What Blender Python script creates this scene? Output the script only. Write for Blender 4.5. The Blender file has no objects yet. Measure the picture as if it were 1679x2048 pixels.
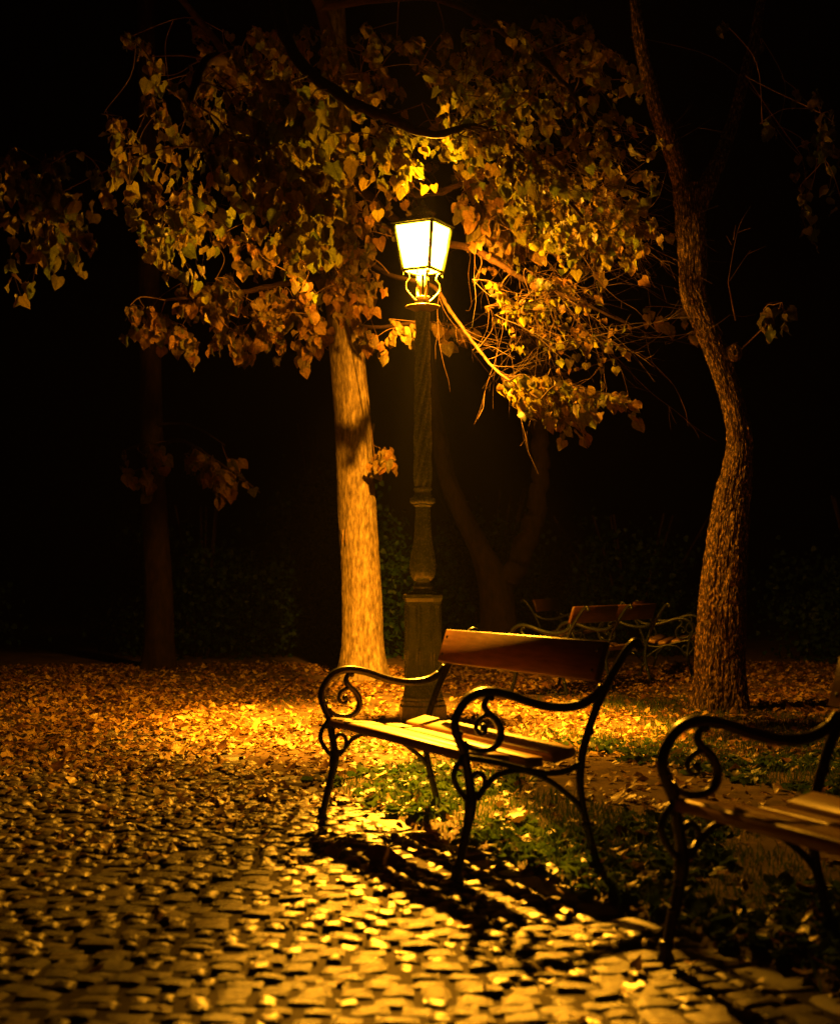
import bpy, math, random
import numpy as np
from mathutils import Vector

random.seed(7)
rng = np.random.default_rng(11)
S = bpy.context.scene
COL = S.collection

# ------------------------------------------------------------------ camera, world, exposure
F_PX, HOR, CAM_H = 2850.0, 1162.0, 1.048          # focal length and horizon in photo pixels, eye height in metres
PITCH = math.atan((HOR - 1024) / F_PX)
cam_d = bpy.data.cameras.new('camera')
cam = bpy.data.objects.new('camera', cam_d); COL.objects.link(cam)
cam.location = (0, 0, CAM_H)
cam.rotation_euler = (math.pi / 2 + PITCH, 0, 0)
cam_d.sensor_fit = 'VERTICAL'; cam_d.sensor_height = 36; cam_d.sensor_width = 29.5
cam_d.lens = F_PX / 2048 * 36
cam_d.clip_start = 0.05; cam_d.clip_end = 600
cam_d.dof.use_dof = True; cam_d.dof.focus_distance = 9.6; cam_d.dof.aperture_fstop = 2.8; cam_d.dof.aperture_blades = 7
S.camera = cam

world = bpy.data.worlds.new('World'); S.world = world; world.use_nodes = True
wn = world.node_tree.nodes; wl = world.node_tree.links
sky = wn.new('ShaderNodeTexSky'); sky.sky_type = 'NISHITA'; sky.sun_disc = False
sky.sun_elevation = math.radians(-4); sky.sun_rotation = math.radians(200)
wn['Background'].inputs['Strength'].default_value = 0.002
wl.new(sky.outputs[0], wn['Background'].inputs['Color'])

S.view_settings.view_transform = 'Standard'; S.view_settings.look = 'None'
S.view_settings.exposure = 0; S.view_settings.gamma = 1
S.cycles.max_bounces = 6; S.cycles.diffuse_bounces = 3; S.cycles.glossy_bounces = 2
S.cycles.transmission_bounces = 3; S.cycles.transparent_max_bounces = 12; S.cycles.volume_bounces = 0
S.cycles.sample_clamp_indirect = 2.0; S.cycles.use_denoising = True
S.cycles.caustics_reflective = False; S.cycles.caustics_refractive = False

LAMP_POWER, PANE_GLOW = 17500, 80.0
LAMP_COL = (1.0, 0.37, 0.013)
BLOOM_HAZE = 0.00018

# ------------------------------------------------------------------ helpers
def at(px, py, D):
    """world point seen at photo pixel (px,py) whose distance along the ground is D"""
    rx = (px - 839.5) / F_PX; rz = -(py - 1024) / F_PX
    c, s = math.cos(PITCH), math.sin(PITCH)
    d = (rx, c - rz * s, s + rz * c)
    t = D / d[1]
    return Vector((t * d[0], D, CAM_H + t * d[2]))

def proj(P):
    P = np.asarray(P, float).reshape(-1, 3)
    c, s = math.cos(PITCH), math.sin(PITCH)
    z = P[:, 2] - CAM_H
    cy = P[:, 1] * c + z * s; cz = -P[:, 1] * s + z * c
    cy = np.maximum(cy, 0.01)
    return 839.5 + F_PX * P[:, 0] / cy, 1024 - F_PX * cz / cy, cy

def hash3(ix, iy, iz):
    h = (ix.astype(np.int64) * 374761393 + iy.astype(np.int64) * 668265263 + iz.astype(np.int64) * 2147483647 // 3) & 0xffffffff
    h = ((h ^ (h >> 13)) * 1274126177) & 0xffffffff
    return ((h ^ (h >> 16)) & 0xffff) / 65535.0

def noise3(x, y, z):
    x, y, z = np.broadcast_arrays(np.asarray(x, float), np.asarray(y, float), np.asarray(z, float))
    x0, y0, z0 = np.floor(x), np.floor(y), np.floor(z)
    fx, fy, fz = x - x0, y - y0, z - z0
    fx, fy, fz = [q * q * (3 - 2 * q) for q in (fx, fy, fz)]
    x0, y0, z0 = x0.astype(int), y0.astype(int), z0.astype(int)
    r = 0
    for a in (0, 1):
        for b in (0, 1):
            for c in (0, 1):
                r = r + hash3(x0 + a, y0 + b, z0 + c) * (fx if a else 1 - fx) * (fy if b else 1 - fy) * (fz if c else 1 - fz)
    return r * 2 - 1

def tag(o, label=None, cat=None, group=None, kind=None):
    if label: o['label'] = label
    if cat: o['category'] = cat
    if group: o['group'] = group
    if kind: o['kind'] = kind
    return o

def empty(name, loc, rz=0.0, **k):
    o = bpy.data.objects.new(name, None); COL.objects.link(o)
    o.location = loc; o.rotation_euler = (0, 0, rz); o.empty_display_size = 0.2
    return tag(o, **k)

class MB:
    """collects pieces of one mesh"""
    def __init__(s): s.V = []; s.F = []; s.n = 0; s.M = []
    def add(s, V, F, m=0):
        V = [tuple(v) for v in V]
        s.V += V; s.F += [tuple(i + s.n for i in f) for f in F]; s.M += [m] * len(F); s.n += len(V)
    def box(s, c, size, rot=None, bevel=0.0):
        x, y, z = [q / 2 for q in size]; b = bevel
        if b <= 0:
            V = [(sx * x, sy * y, sz * z) for sz in (-1, 1) for sy in (-1, 1) for sx in (-1, 1)]
            F = [(0, 2, 3, 1), (4, 5, 7, 6), (0, 1, 5, 4), (2, 6, 7, 3), (0, 4, 6, 2), (1, 3, 7, 5)]
        else:
            bm_ = []
            V = []; F = []
            # long board with chamfered edges: profile in the two short axes swept along x
            prof = [(-y + b, -z), (y - b, -z), (y, -z + b), (y, z - b), (y - b, z), (-y + b, z), (-y, z - b), (-y, -z + b)]
            ip = [(-y + b, -z + b), (y - b, -z + b), (y - b, -z + b), (y - b, z - b), (y - b, z - b), (-y + b, z - b), (-y + b, z - b), (-y + b, -z + b)]
            for X, P in ((-x, ip), (-x + b, prof), (x - b, prof), (x, ip)):
                V += [(X, p[0], p[1]) for p in P]
            for k in range(3):
                for i in range(8):
                    j = (i + 1) % 8
                    F.append((k * 8 + i, k * 8 + j, (k + 1) * 8 + j, (k + 1) * 8 + i))
            F.append(tuple(range(7, -1, -1))); F.append(tuple(range(24, 32)))
        V = [Vector(v) for v in V]
        if rot is not None: V = [rot @ v for v in V]
        s.add([v + Vector(c) for v in V], F)
    def lathe(s, prof, n=24, c=(0, 0, 0), mod=None, caps=True):
        V = []; F = []
        for (r, z) in prof:
            for i in range(n):
                a = 2 * math.pi * i / n
                rr = r * (mod(a, z) if mod else 1)
                V.append((c[0] + rr * math.cos(a), c[1] + rr * math.sin(a), c[2] + z))
        for k in range(len(prof) - 1):
            for i in range(n):
                j = (i + 1) % n
                F.append((k * n + i, k * n + j, (k + 1) * n + j, (k + 1) * n + i))
        if caps:
            F.append(tuple(range(n - 1, -1, -1))); F.append(tuple((len(prof) - 1) * n + i for i in range(n)))
        s.add(V, F)
    def tube(s, P, R, n=8, cap=True, sx=1.0, side=None):
        """P points, R radii; side gives a fixed binormal and sx widens the tube along it"""
        P = [Vector(p) for p in P]; m = len(P)
        if not hasattr(R, '__len__'): R = [R] * m
        V = []; F = []; prev = None
        for k in range(m):
            t = (P[min(k + 1, m - 1)] - P[max(k - 1, 0)])
            if t.length < 1e-9: t = Vector((0, 0, 1))
            t.normalize()
            if side is not None:
                b = Vector(side); a = t.cross(b)
                if a.length < 1e-6: a = Vector((1, 0, 0))
                a.normalize()
            else:
                if prev is None: prev = Vector((0, 0, 1)) if abs(t.z) < 0.9 else Vector((1, 0, 0))
                a = prev - t * prev.dot(t)
                if a.length < 1e-6: a = t.orthogonal()
                a.normalize(); prev = a; b = t.cross(a)
            for i in range(n):
                q = 2 * math.pi * (i + 0.5) / n
                V.append(P[k] + a * (R[k] * math.cos(q)) + b * (R[k] * sx * math.sin(q)))
        for k in range(m - 1):
            for i in range(n):
                j = (i + 1) % n
                F.append((k * n + i, k * n + j, (k + 1) * n + j, (k + 1) * n + i))
        if cap and n > 2:
            F.append(tuple(range(n - 1, -1, -1))); F.append(tuple((m - 1) * n + i for i in range(n)))
        s.add(V, F)
    def build(s, name, mat, parent=None, smooth=True, recalc=True, mesh_only=False):
        me = bpy.data.meshes.new(name)
        me.from_pydata([tuple(v) for v in s.V], [], s.F)
        if smooth: me.polygons.foreach_set('use_smooth', [True] * len(me.polygons))
        me.update()
        if recalc and len(s.F) < 60000:
            import bmesh
            b = bmesh.new(); b.from_mesh(me); bmesh.ops.recalc_face_normals(b, faces=b.faces); b.to_mesh(me); b.free()
        if mat: me.materials.append(mat)
        if mesh_only: return me
        return link(name, me, parent)

def link(name, me, parent=None):
    o = bpy.data.objects.new(name, me); COL.objects.link(o)
    if parent is not None: o.parent = parent
    return o

def sharp(o, deg=35):
    """keep smooth shading only across gentle edges"""
    me = o.data
    import bmesh
    b = bmesh.new(); b.from_mesh(me)
    lim = math.radians(deg)
    for e in b.edges:
        if len(e.link_faces) == 2 and e.calc_face_angle(0) > lim: e.smooth = False
    b.to_mesh(me); b.free()
    return o

def mesh_np(name, V, F, mat, uv=None, smooth=True):
    """V (n,3), F (m,k) with one fixed k"""
    me = bpy.data.meshes.new(name)
    n, (m, k) = len(V), F.shape
    me.vertices.add(n); me.vertices.foreach_set('co', np.ascontiguousarray(V, np.float32).ravel())
    me.loops.add(m * k); me.loops.foreach_set('vertex_index', np.ascontiguousarray(F, np.int32).ravel())
    me.polygons.add(m); me.polygons.foreach_set('loop_start', np.arange(0, m * k, k, dtype=np.int32))
    if smooth: me.polygons.foreach_set('use_smooth', np.ones(m, bool))
    if uv is not None:
        L = me.uv_layers.new(name='UVMap'); L.data.foreach_set('uv', np.ascontiguousarray(uv[F.ravel()], np.float32).ravel())
    me.update(calc_edges=True); me.validate()
    if mat: me.materials.append(mat)
    return me

def smooth_path(P, n=6):
    """Catmull-Rom through the points"""
    P = [Vector(p) for p in P]; out = []
    for i in range(len(P) - 1):
        p0 = P[max(i - 1, 0)]; p1 = P[i]; p2 = P[i + 1]; p3 = P[min(i + 2, len(P) - 1)]
        for k in range(n):
            t = k / n
            out.append(0.5 * ((2 * p1) + (p2 - p0) * t + (2 * p0 - 5 * p1 + 4 * p2 - p3) * t * t + (3 * p1 - p0 - 3 * p2 + p3) * t ** 3))
    out.append(P[-1]); return out

# ------------------------------------------------------------------ materials
def mat(name):
    m = bpy.data.materials.new(name); m.use_nodes = True
    nt = m.node_tree; N = nt.nodes; b = N['Principled BSDF']
    return m, nt, N, nt.links, b

def ramp(N, stops, interp='LINEAR'):
    r = N.new('ShaderNodeValToRGB'); r.color_ramp.interpolation = interp
    e = r.color_ramp.elements
    while len(e) < len(stops): e.new(0.5)
    for q, (p, c) in zip(e, stops):
        q.position = p; q.color = (*c, 1) if len(c) == 3 else c
    return r

def noise_mat(name, stops, scale=8, detail=6, rough=0.8, bump=0.3, bscale=60, bdist=0.004, spec=0.3, stretch=(1, 1, 1), metallic=0, rvar=0.0, rand=0.0, coat=0):
    m, nt, N, L, b = mat(name)
    tc = N.new('ShaderNodeTexCoord'); mp = N.new('ShaderNodeMapping'); mp.inputs['Scale'].default_value = stretch
    L.new(tc.outputs['Object'], mp.inputs['Vector'])
    n1 = N.new('ShaderNodeTexNoise'); n1.inputs['Scale'].default_value = scale; n1.inputs['Detail'].default_value = detail; n1.inputs['Roughness'].default_value = 0.65
    L.new(mp.outputs[0], n1.inputs['Vector'])
    r = ramp(N, stops); fac = n1.outputs['Fac']
    if rand:
        oi = N.new('ShaderNodeObjectInfo'); gi = N.new('ShaderNodeNewGeometry')
        a1 = N.new('ShaderNodeMath'); a1.operation = 'ADD'; L.new(oi.outputs['Random'], a1.inputs[0]); L.new(gi.outputs['Random Per Island'], a1.inputs[1])
        fr = N.new('ShaderNodeMath'); fr.operation = 'FRACT'; L.new(a1.outputs[0], fr.inputs[0])
        ma = N.new('ShaderNodeMath'); ma.operation = 'MULTIPLY_ADD'; L.new(fr.outputs[0], ma.inputs[0]); ma.inputs[1].default_value = rand; ma.inputs[2].default_value = -rand / 2
        ad = N.new('ShaderNodeMath'); ad.operation = 'ADD'; ad.use_clamp = True; L.new(ma.outputs[0], ad.inputs[0]); L.new(n1.outputs['Fac'], ad.inputs[1]); fac = ad.outputs[0]
    L.new(fac, r.inputs[0]); L.new(r.outputs[0], b.inputs['Base Color'])
    n2 = N.new('ShaderNodeTexNoise'); n2.inputs['Scale'].default_value = bscale; n2.inputs['Detail'].default_value = 5
    L.new(mp.outputs[0], n2.inputs['Vector'])
    if bump:
        bp = N.new('ShaderNodeBump'); bp.inputs['Strength'].default_value = bump; bp.inputs['Distance'].default_value = bdist
        L.new(n2.outputs['Fac'], bp.inputs['Height']); L.new(bp.outputs[0], b.inputs['Normal'])
    b.inputs['Roughness'].default_value = rough
    if rvar:
        mr = N.new('ShaderNodeMapRange'); mr.inputs['From Min'].default_value = 0.3; mr.inputs['From Max'].default_value = 0.7
        mr.inputs['To Min'].default_value = rough - rvar; mr.inputs['To Max'].default_value = rough + rvar
        L.new(n2.outputs['Fac'], mr.inputs['Value']); L.new(mr.outputs[0], b.inputs['Roughness'])
    b.inputs['Specular IOR Level'].default_value = spec; b.inputs['Metallic'].default_value = metallic
    b.inputs['Coat Weight'].default_value = coat
    return m

M = {}
M['stone'] = noise_mat('granite_sett', [(0.2, (0.012, 0.008, 0.005)), (0.5, (0.045, 0.032, 0.019)), (0.85, (0.12, 0.09, 0.055))], scale=14, rough=0.46, bump=0.9, bscale=34, bdist=0.010, spec=0.5, rvar=0.12, rand=0.75)
M['kerb'] = noise_mat('kerb_stone', [(0.2, (0.02, 0.016, 0.012)), (0.8, (0.10, 0.085, 0.065))], scale=9, rough=0.5, bump=0.5, bscale=70, bdist=0.004, spec=0.6, rvar=0.1, rand=0.4)
M['earth'] = noise_mat('earth', [(0.25, (0.015, 0.009, 0.005)), (0.5, (0.09, 0.056, 0.028)), (0.75, (0.20, 0.13, 0.065))], scale=3.5, detail=10, rough=0.85, bump=0.7, bscale=28, bdist=0.02, spec=0.25)
M['soil'] = noise_mat('joint_soil', [(0.3, (0.010, 0.006, 0.003)), (0.7, (0.045, 0.03, 0.015))], scale=20, rough=0.9, bump=0.6, bscale=80, bdist=0.004, spec=0.15)
M['iron'] = noise_mat('painted_iron', [(0.3, (0.006, 0.010, 0.007)), (0.7, (0.016, 0.022, 0.015))], scale=30, rough=0.33, bump=0.35, bscale=120, bdist=0.0012, spec=0.6, rvar=0.1)
M['lamp_iron'] = noise_mat('lamp_iron', [(0.3, (0.08, 0.13, 0.04)), (0.7, (0.19, 0.28, 0.095))], scale=9, rough=0.24, bump=0.12, bscale=70, bdist=0.0015, spec=0.8, rvar=0.1)
M['brass'] = noise_mat('lantern_metal', [(0.3, (0.10, 0.07, 0.03)), (0.7, (0.22, 0.16, 0.07))], scale=20, rough=0.4, bump=0.2, bscale=80, bdist=0.001, spec=0.5, metallic=0.5)
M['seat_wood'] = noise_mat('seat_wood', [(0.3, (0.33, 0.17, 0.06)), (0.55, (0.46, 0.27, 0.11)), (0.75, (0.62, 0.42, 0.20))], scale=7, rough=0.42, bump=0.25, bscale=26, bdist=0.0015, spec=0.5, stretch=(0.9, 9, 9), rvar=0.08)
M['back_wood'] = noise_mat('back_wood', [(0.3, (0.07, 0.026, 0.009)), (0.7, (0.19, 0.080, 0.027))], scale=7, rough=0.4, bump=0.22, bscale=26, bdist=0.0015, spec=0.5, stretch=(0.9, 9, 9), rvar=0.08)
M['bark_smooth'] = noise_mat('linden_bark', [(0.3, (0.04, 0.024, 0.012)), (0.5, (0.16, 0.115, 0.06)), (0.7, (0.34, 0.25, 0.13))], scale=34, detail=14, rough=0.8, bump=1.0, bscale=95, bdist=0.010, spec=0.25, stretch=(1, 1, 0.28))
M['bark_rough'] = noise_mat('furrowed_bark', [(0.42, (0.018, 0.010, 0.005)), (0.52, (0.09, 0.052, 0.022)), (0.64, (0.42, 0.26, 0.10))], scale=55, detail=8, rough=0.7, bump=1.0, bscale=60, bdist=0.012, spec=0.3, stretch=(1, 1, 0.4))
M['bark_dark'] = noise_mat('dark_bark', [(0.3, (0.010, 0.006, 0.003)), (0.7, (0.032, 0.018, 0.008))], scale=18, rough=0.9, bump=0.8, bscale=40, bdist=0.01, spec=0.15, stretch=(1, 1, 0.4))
M['limb'] = noise_mat('limb_bark', [(0.3, (0.012, 0.006, 0.003)), (0.7, (0.05, 0.022, 0.010))], scale=30, rough=0.85, bump=0.7, bscale=50, bdist=0.006, spec=0.15)
M['twig_dark'] = noise_mat('bough_bark', [(0.3, (0.025, 0.012, 0.005)), (0.7, (0.09, 0.045, 0.018))], scale=30, rough=0.8, bump=0.5, bscale=60, bdist=0.004, spec=0.2)
M['twig'] = noise_mat('twig_bark', [(0.3, (0.05, 0.025, 0.011)), (0.7, (0.14, 0.075, 0.032))], scale=40, rough=0.75, bump=0.2, bscale=90, bdist=0.002, spec=0.25)

def leaf_mat(name, front, back_t, spec=0.2, rough=0.5, trans=0.45, veins=True, var=None):
    m, nt, N, L, b = mat(name)
    N.remove(b)
    oi = N.new('ShaderNodeObjectInfo'); gi = N.new('ShaderNodeNewGeometry')
    a1 = N.new('ShaderNodeMath'); a1.operation = 'ADD'; L.new(oi.outputs['Random'], a1.inputs[0]); L.new(gi.outputs['Random Per Island'], a1.inputs[1])
    fr = N.new('ShaderNodeMath'); fr.operation = 'FRACT'; L.new(a1.outputs[0], fr.inputs[0])
    r1 = ramp(N, front); r2 = ramp(N, back_t)
    L.new(fr.outputs[0], r1.inputs[0]); L.new(fr.outputs[0], r2.inputs[0])
    c1, c2 = r1.outputs[0], r2.outputs[0]
    uv = N.new('ShaderNodeTexCoord')
    nz = N.new('ShaderNodeTexNoise'); nz.inputs['Scale'].default_value = 5; nz.inputs['Detail'].default_value = 5
    L.new(uv.outputs['UV'], nz.inputs['Vector'])
    mr = N.new('ShaderNodeMapRange'); mr.inputs['From Min'].default_value = 0.3; mr.inputs['From Max'].default_value = 0.7
    mr.inputs['To Min'].default_value = 0.62; mr.inputs['To Max'].default_value = 1.15; L.new(nz.outputs['Fac'], mr.inputs['Value'])
    mul = mr.outputs[0]; height = nz.outputs['Fac']
    if veins:
        sx = N.new('ShaderNodeSeparateXYZ'); L.new(uv.outputs['UV'], sx.inputs[0])
        ab = N.new('ShaderNodeMath'); ab.operation = 'SUBTRACT'; L.new(sx.outputs['X'], ab.inputs[0]); ab.inputs[1].default_value = 0.5
        ax = N.new('ShaderNodeMath'); ax.operation = 'ABSOLUTE'; L.new(ab.outputs[0], ax.inputs[0])
        k = N.new('ShaderNodeMath'); k.operation = 'MULTIPLY_ADD'; L.new(ax.outputs[0], k.inputs[0]); k.inputs[1].default_value = -0.9; L.new(sx.outputs['Y'], k.inputs[2])
        k2 = N.new('ShaderNodeMath'); k2.operation = 'MULTIPLY'; L.new(k.outputs[0], k2.inputs[0]); k2.inputs[1].default_value = 44
        sn = N.new('ShaderNodeMath'); sn.operation = 'SINE'; L.new(k2.outputs[0], sn.inputs[0])
        gt = N.new('ShaderNodeMapRange'); gt.inputs['From Min'].default_value = 0.86; gt.inputs['From Max'].default_value = 1.0; L.new(sn.outputs[0], gt.inputs['Value'])
        md = N.new('ShaderNodeMapRange'); md.inputs['From Min'].default_value = 0.012; md.inputs['From Max'].default_value = 0.03; md.inputs['To Min'].default_value = 1; md.inputs['To Max'].default_value = 0; L.new(ax.outputs[0], md.inputs['Value'])
        mx = N.new('ShaderNodeMath'); mx.operation = 'MAXIMUM'; L.new(gt.outputs[0], mx.inputs[0]); L.new(md.outputs[0], mx.inputs[1])
        vm = N.new('ShaderNodeMath'); vm.operation = 'MULTIPLY_ADD'; L.new(mx.outputs[0], vm.inputs[0]); vm.inputs[1].default_value = -0.4; vm.inputs[2].default_value = 1
        mm = N.new('ShaderNodeMath'); mm.operation = 'MULTIPLY'; L.new(vm.outputs[0], mm.inputs[0]); L.new(mul, mm.inputs[1]); mul = mm.outputs[0]
        height = vm.outputs[0]
    def scaled(c):
        v = N.new('ShaderNodeVectorMath'); v.operation = 'SCALE'; L.new(c, v.inputs[0]); L.new(mul, v.inputs['Scale']); return v.outputs[0]
    bp = N.new('ShaderNodeBump'); bp.inputs['Strength'].default_value = 0.35; bp.inputs['Distance'].default_value = 0.003; L.new(height, bp.inputs['Height'])
    d = N.new('ShaderNodeBsdfPrincipled'); d.inputs['Roughness'].default_value = rough; d.inputs['Specular IOR Level'].default_value = spec
    L.new(scaled(c1), d.inputs['Base Color']); L.new(bp.outputs[0], d.inputs['Normal'])
    t = N.new('ShaderNodeBsdfTranslucent'); L.new(scaled(c2), t.inputs['Color']); L.new(bp.outputs[0], t.inputs['Normal'])
    mix = N.new('ShaderNodeMixShader'); mix.inputs[0].default_value = trans
    L.new(d.outputs[0], mix.inputs[1]); L.new(t.outputs[0], mix.inputs[2])
    L.new(mix.outputs[0], N['Material Output'].inputs['Surface'])
    return m

M['leaf'] = leaf_mat('linden_leaf',
    [(0.0, (0.07, 0.06, 0.014)), (0.35, (0.17, 0.11, 0.026)), (0.7, (0.30, 0.165, 0.036)), (1.0, (0.16, 0.065, 0.018))],
    [(0.0, (0.17, 0.24, 0.025)), (0.5, (0.34, 0.33, 0.03)), (1.0, (0.32, 0.21, 0.025))], trans=0.45)
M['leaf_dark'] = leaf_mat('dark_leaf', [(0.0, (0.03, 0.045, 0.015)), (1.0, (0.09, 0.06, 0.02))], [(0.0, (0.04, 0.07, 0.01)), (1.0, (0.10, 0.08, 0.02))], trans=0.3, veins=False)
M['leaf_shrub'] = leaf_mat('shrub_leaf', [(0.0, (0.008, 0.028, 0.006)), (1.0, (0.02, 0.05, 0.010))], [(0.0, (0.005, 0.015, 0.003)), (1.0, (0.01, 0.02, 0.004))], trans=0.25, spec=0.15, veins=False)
M['litter'] = leaf_mat('fallen_leaf_skin',
    [(0.0, (0.12, 0.05, 0.02)), (0.3, (0.22, 0.10, 0.03)), (0.65, (0.42, 0.24, 0.07)), (0.92, (0.60, 0.42, 0.14)), (1.0, (0.10, 0.04, 0.02))],
    [(0.0, (0.2, 0.1, 0.03)), (1.0, (0.4, 0.28, 0.06))], trans=0.12, spec=0.5, rough=0.42)
M['grass'] = leaf_mat('grass_blade', [(0.0, (0.018, 0.045, 0.008)), (0.85, (0.06, 0.11, 0.02)), (1.0, (0.20, 0.15, 0.05))], [(0.0, (0.05, 0.12, 0.02)), (1.0, (0.12, 0.2, 0.03))], trans=0.3, veins=False, rough=0.4)

def pane_mat():
    m, nt, N, L, b = mat('lit_pane')
    N.remove(b)
    e = N.new('ShaderNodeEmission'); e.inputs['Color'].default_value = (*LAMP_COL, 1); e.inputs['Strength'].default_value = PANE_GLOW
    t = N.new('ShaderNodeBsdfTransparent'); a = N.new('ShaderNodeAddShader')
    t.inputs['Color'].default_value = (0.9, 0.9, 0.9, 1)
    L.new(e.outputs[0], a.inputs[0]); L.new(t.outputs[0], a.inputs[1]); L.new(a.outputs[0], N['Material Output'].inputs['Surface'])
    return m
M['pane'] = pane_mat()

# ------------------------------------------------------------------ ground plan: path runs along U, its lateral coordinate is W
PYAW = -1.16
U = np.array([math.cos(PYAW), math.sin(PYAW)]); NN = np.array([-math.sin(PYAW), math.cos(PYAW)])
W0, W1 = 0.40, 2.30                 # cobbled band
def wt(x, y): return x * NN[0] + y * NN[1], x * U[0] + y * U[1]
def xy(w, t): return w * NN[0] + t * U[0], w * NN[1] + t * U[1]

def ground_h(x, y):
    x = np.asarray(x, float); y = np.asarray(y, float)
    w, t = wt(x, y)
    inpath = np.clip((w - 0.38) / 0.05, 0, 1) * np.clip((W1 + 0.14 - w) / 0.05, 0, 1)
    far = np.clip((np.abs(x) + np.abs(y - 9) - 14) / 20, 0, 1)
    h = 0.012 * noise3(x * 1.3, y * 1.3, 0.5) + 0.006 * noise3(x * 5, y * 5, 2.5) + 0.012
    verge = np.clip((w - 2.45) / 0.4, 0, 1) * 0.012
    h = (h + verge) * (1 - inpath) + (-0.05) * inpath
    return h * (1 - far)

def build_ground():
    def axis(lo, hi, step, out):
        a = list(np.arange(lo, hi + 1e-6, step)); s = step; x = hi
        right = []
        while x < out: s *= 1.5; x += s; right.append(x)
        s = step; x = lo; left = []
        while x > -out: s *= 1.5; x -= s; left.append(x)
        return np.array(left[::-1] + a + right)
    X = axis(-6, 5, 0.045, 250); Y = axis(2.0, 19, 0.045, 250)
    gx, gy = np.meshgrid(X, Y)
    V = np.stack([gx.ravel(), gy.ravel(), ground_h(gx, gy).ravel()], 1)
    nx, ny = len(X), len(Y)
    i, j = np.meshgrid(np.arange(nx - 1), np.arange(ny - 1)); k = (j * nx + i).ravel()
    F = np.stack([k, k + 1, k + 1 + nx, k + nx], 1)
    o = link('ground', mesh_np('ground', V, F, M['earth'])); tag(o, kind='structure')
    return o
ground = build_ground()

# ------------------------------------------------------------------ cobbles
def stone_template(seed, res=5):
    r = np.random.default_rng(seed)
    g = np.array([-0.5, -0.46, -0.22, 0.22, 0.46, 0.5])
    x, y = np.meshgrid(g, g)
    sx, sy = x.copy(), y.copy()
    # round the corners, jitter the outline
    rad = np.maximum(np.abs(x), np.abs(y)) * 2
    cir = np.sqrt(x * x + y * y) + 1e-9
    k = 0.16 * rad ** 3
    sx = x * (1 - k) + k * (x / cir) * 0.5 * rad; sy = y * (1 - k) + k * (y / cir) * 0.5 * rad
    ang = np.arctan2(y, x)
    jit = 1 + rad ** 2 * 0.10 * (np.sin(ang * 2 + r.uniform(0, 6)) * 0.5 + np.sin(ang * 3 + r.uniform(0, 6)) * 0.5 + 0.3 * np.sin(ang * 5 + r.uniform(0, 6)))
    sx *= jit; sy *= jit
    z = 0.26 * (1 - np.clip(rad, 0, 1) ** 4) + 0.07 * r.standard_normal(x.shape) * (rad < 0.95)
    z += r.uniform(-0.12, 0.12) * x + r.uniform(-0.12, 0.12) * y
    edge = rad > 0.95
    z = np.where(edge, -0.9, z)
    sx = np.where(edge, sx * 1.02, sx); sy = np.where(edge, sy * 1.02, sy)
    V = np.stack([sx.ravel(), sy.ravel(), z.ravel()], 1)
    n = res + 1
    i, j = np.meshgrid(np.arange(res), np.arange(res)); q = (j * n + i).ravel()
    F = np.stack([q, q + 1, q + 1 + n, q + n], 1)
    return V, F
TEMPL = [stone_template(100 + i) for i in range(12)]

def lay_stones():
    """rows across the path; each stone: centre, along-row length, depth, angle"""
    out = []
    t = -20.0
    while t < -1.3:
        rowd = rng.uniform(0.070, 0.100)
        w = W0 - rng.uniform(0, 0.06)
        while w < W1 - 0.02:
            l = min(rng.uniform(0.075, 0.13) if rng.random() < 0.8 else rng.uniform(0.05, 0.08), W1 + 0.03 - w)
            if l < 0.045: break
            wc = w + l / 2
            ff = lambda q: 0.33 * (q - 1.47) - 0.10 * (q - 1.47) ** 2 + 0.035 * math.sin(q * 2.6 + t * 0.9)
            dt = ff(wc); slope = (ff(wc + .02) - ff(wc - .02)) / .04
            tt = t + dt
            out.append((wc, tt + rng.normal(0, 0.006), l - 0.009, rowd * rng.uniform(0.84, 0.97), math.atan(slope) + rng.normal(0, 0.05)))
            w += l
        t += rowd
    return out
def place_template(V, sx, sy, sz, ang, x, y, z):
    P = V * np.array([sx, sy, sz]); c, s = math.cos(ang), math.sin(ang)
    return np.stack([P[:, 0] * c - P[:, 1] * s + x, P[:, 0] * s + P[:, 1] * c + y, P[:, 2] + z], 1)

base_ang = math.atan2(NN[1], NN[0])
stones = []
for (w, t, l, d, a) in lay_stones():
    x, y = xy(w, t)
    # rows run along NN; a positive slope pushes t forward with w
    stones.append((float(x), float(y), l, d, base_ang - a, rng.normal(-0.005, 0.0035)))
# the row of bigger flat stones along the verge and the gutter slabs at the far side
edge = []
t = -20.0
while t < -1.3:
    l = rng.uniform(0.16, 0.3); x, y = xy(W1 + 0.085 + rng.normal(0, 0.008), t + l / 2)
    edge.append((float(x), float(y), l - 0.014, rng.uniform(0.12, 0.15), math.atan2(U[1], U[0]) + rng.normal(0, 0.03), rng.normal(-0.003, 0.004))); t += l
paving = empty('cobbled_path', (0, 0, 0), kind='structure')
def build_bed():
    ws = np.linspace(0.30, W1 + 0.17, 50); ts = np.arange(-20.2, -1.0, 0.045)
    gw, gt = np.meshgrid(ws, ts); bx = gw * NN[0] + gt * U[0]; by = gw * NN[1] + gt * U[1]
    z = -0.007 + 0.004 * noise3(bx * 9, by * 9, 1) + 0.004 * noise3(bx * 2, by * 2, 5)
    z[:, 0] = -.03; z[:, -1] = -.03
    V = np.stack([bx.ravel(), by.ravel(), z.ravel()], 1); nx = len(ws)
    i, j = np.meshgrid(np.arange(nx - 1), np.arange(len(ts) - 1)); k = (j * nx + i).ravel()
    link('sand_bed', mesh_np('sand_bed', V, np.stack([k, k + 1, k + 1 + nx, k + nx], 1), M['soil']), paving)
build_bed()
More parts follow.
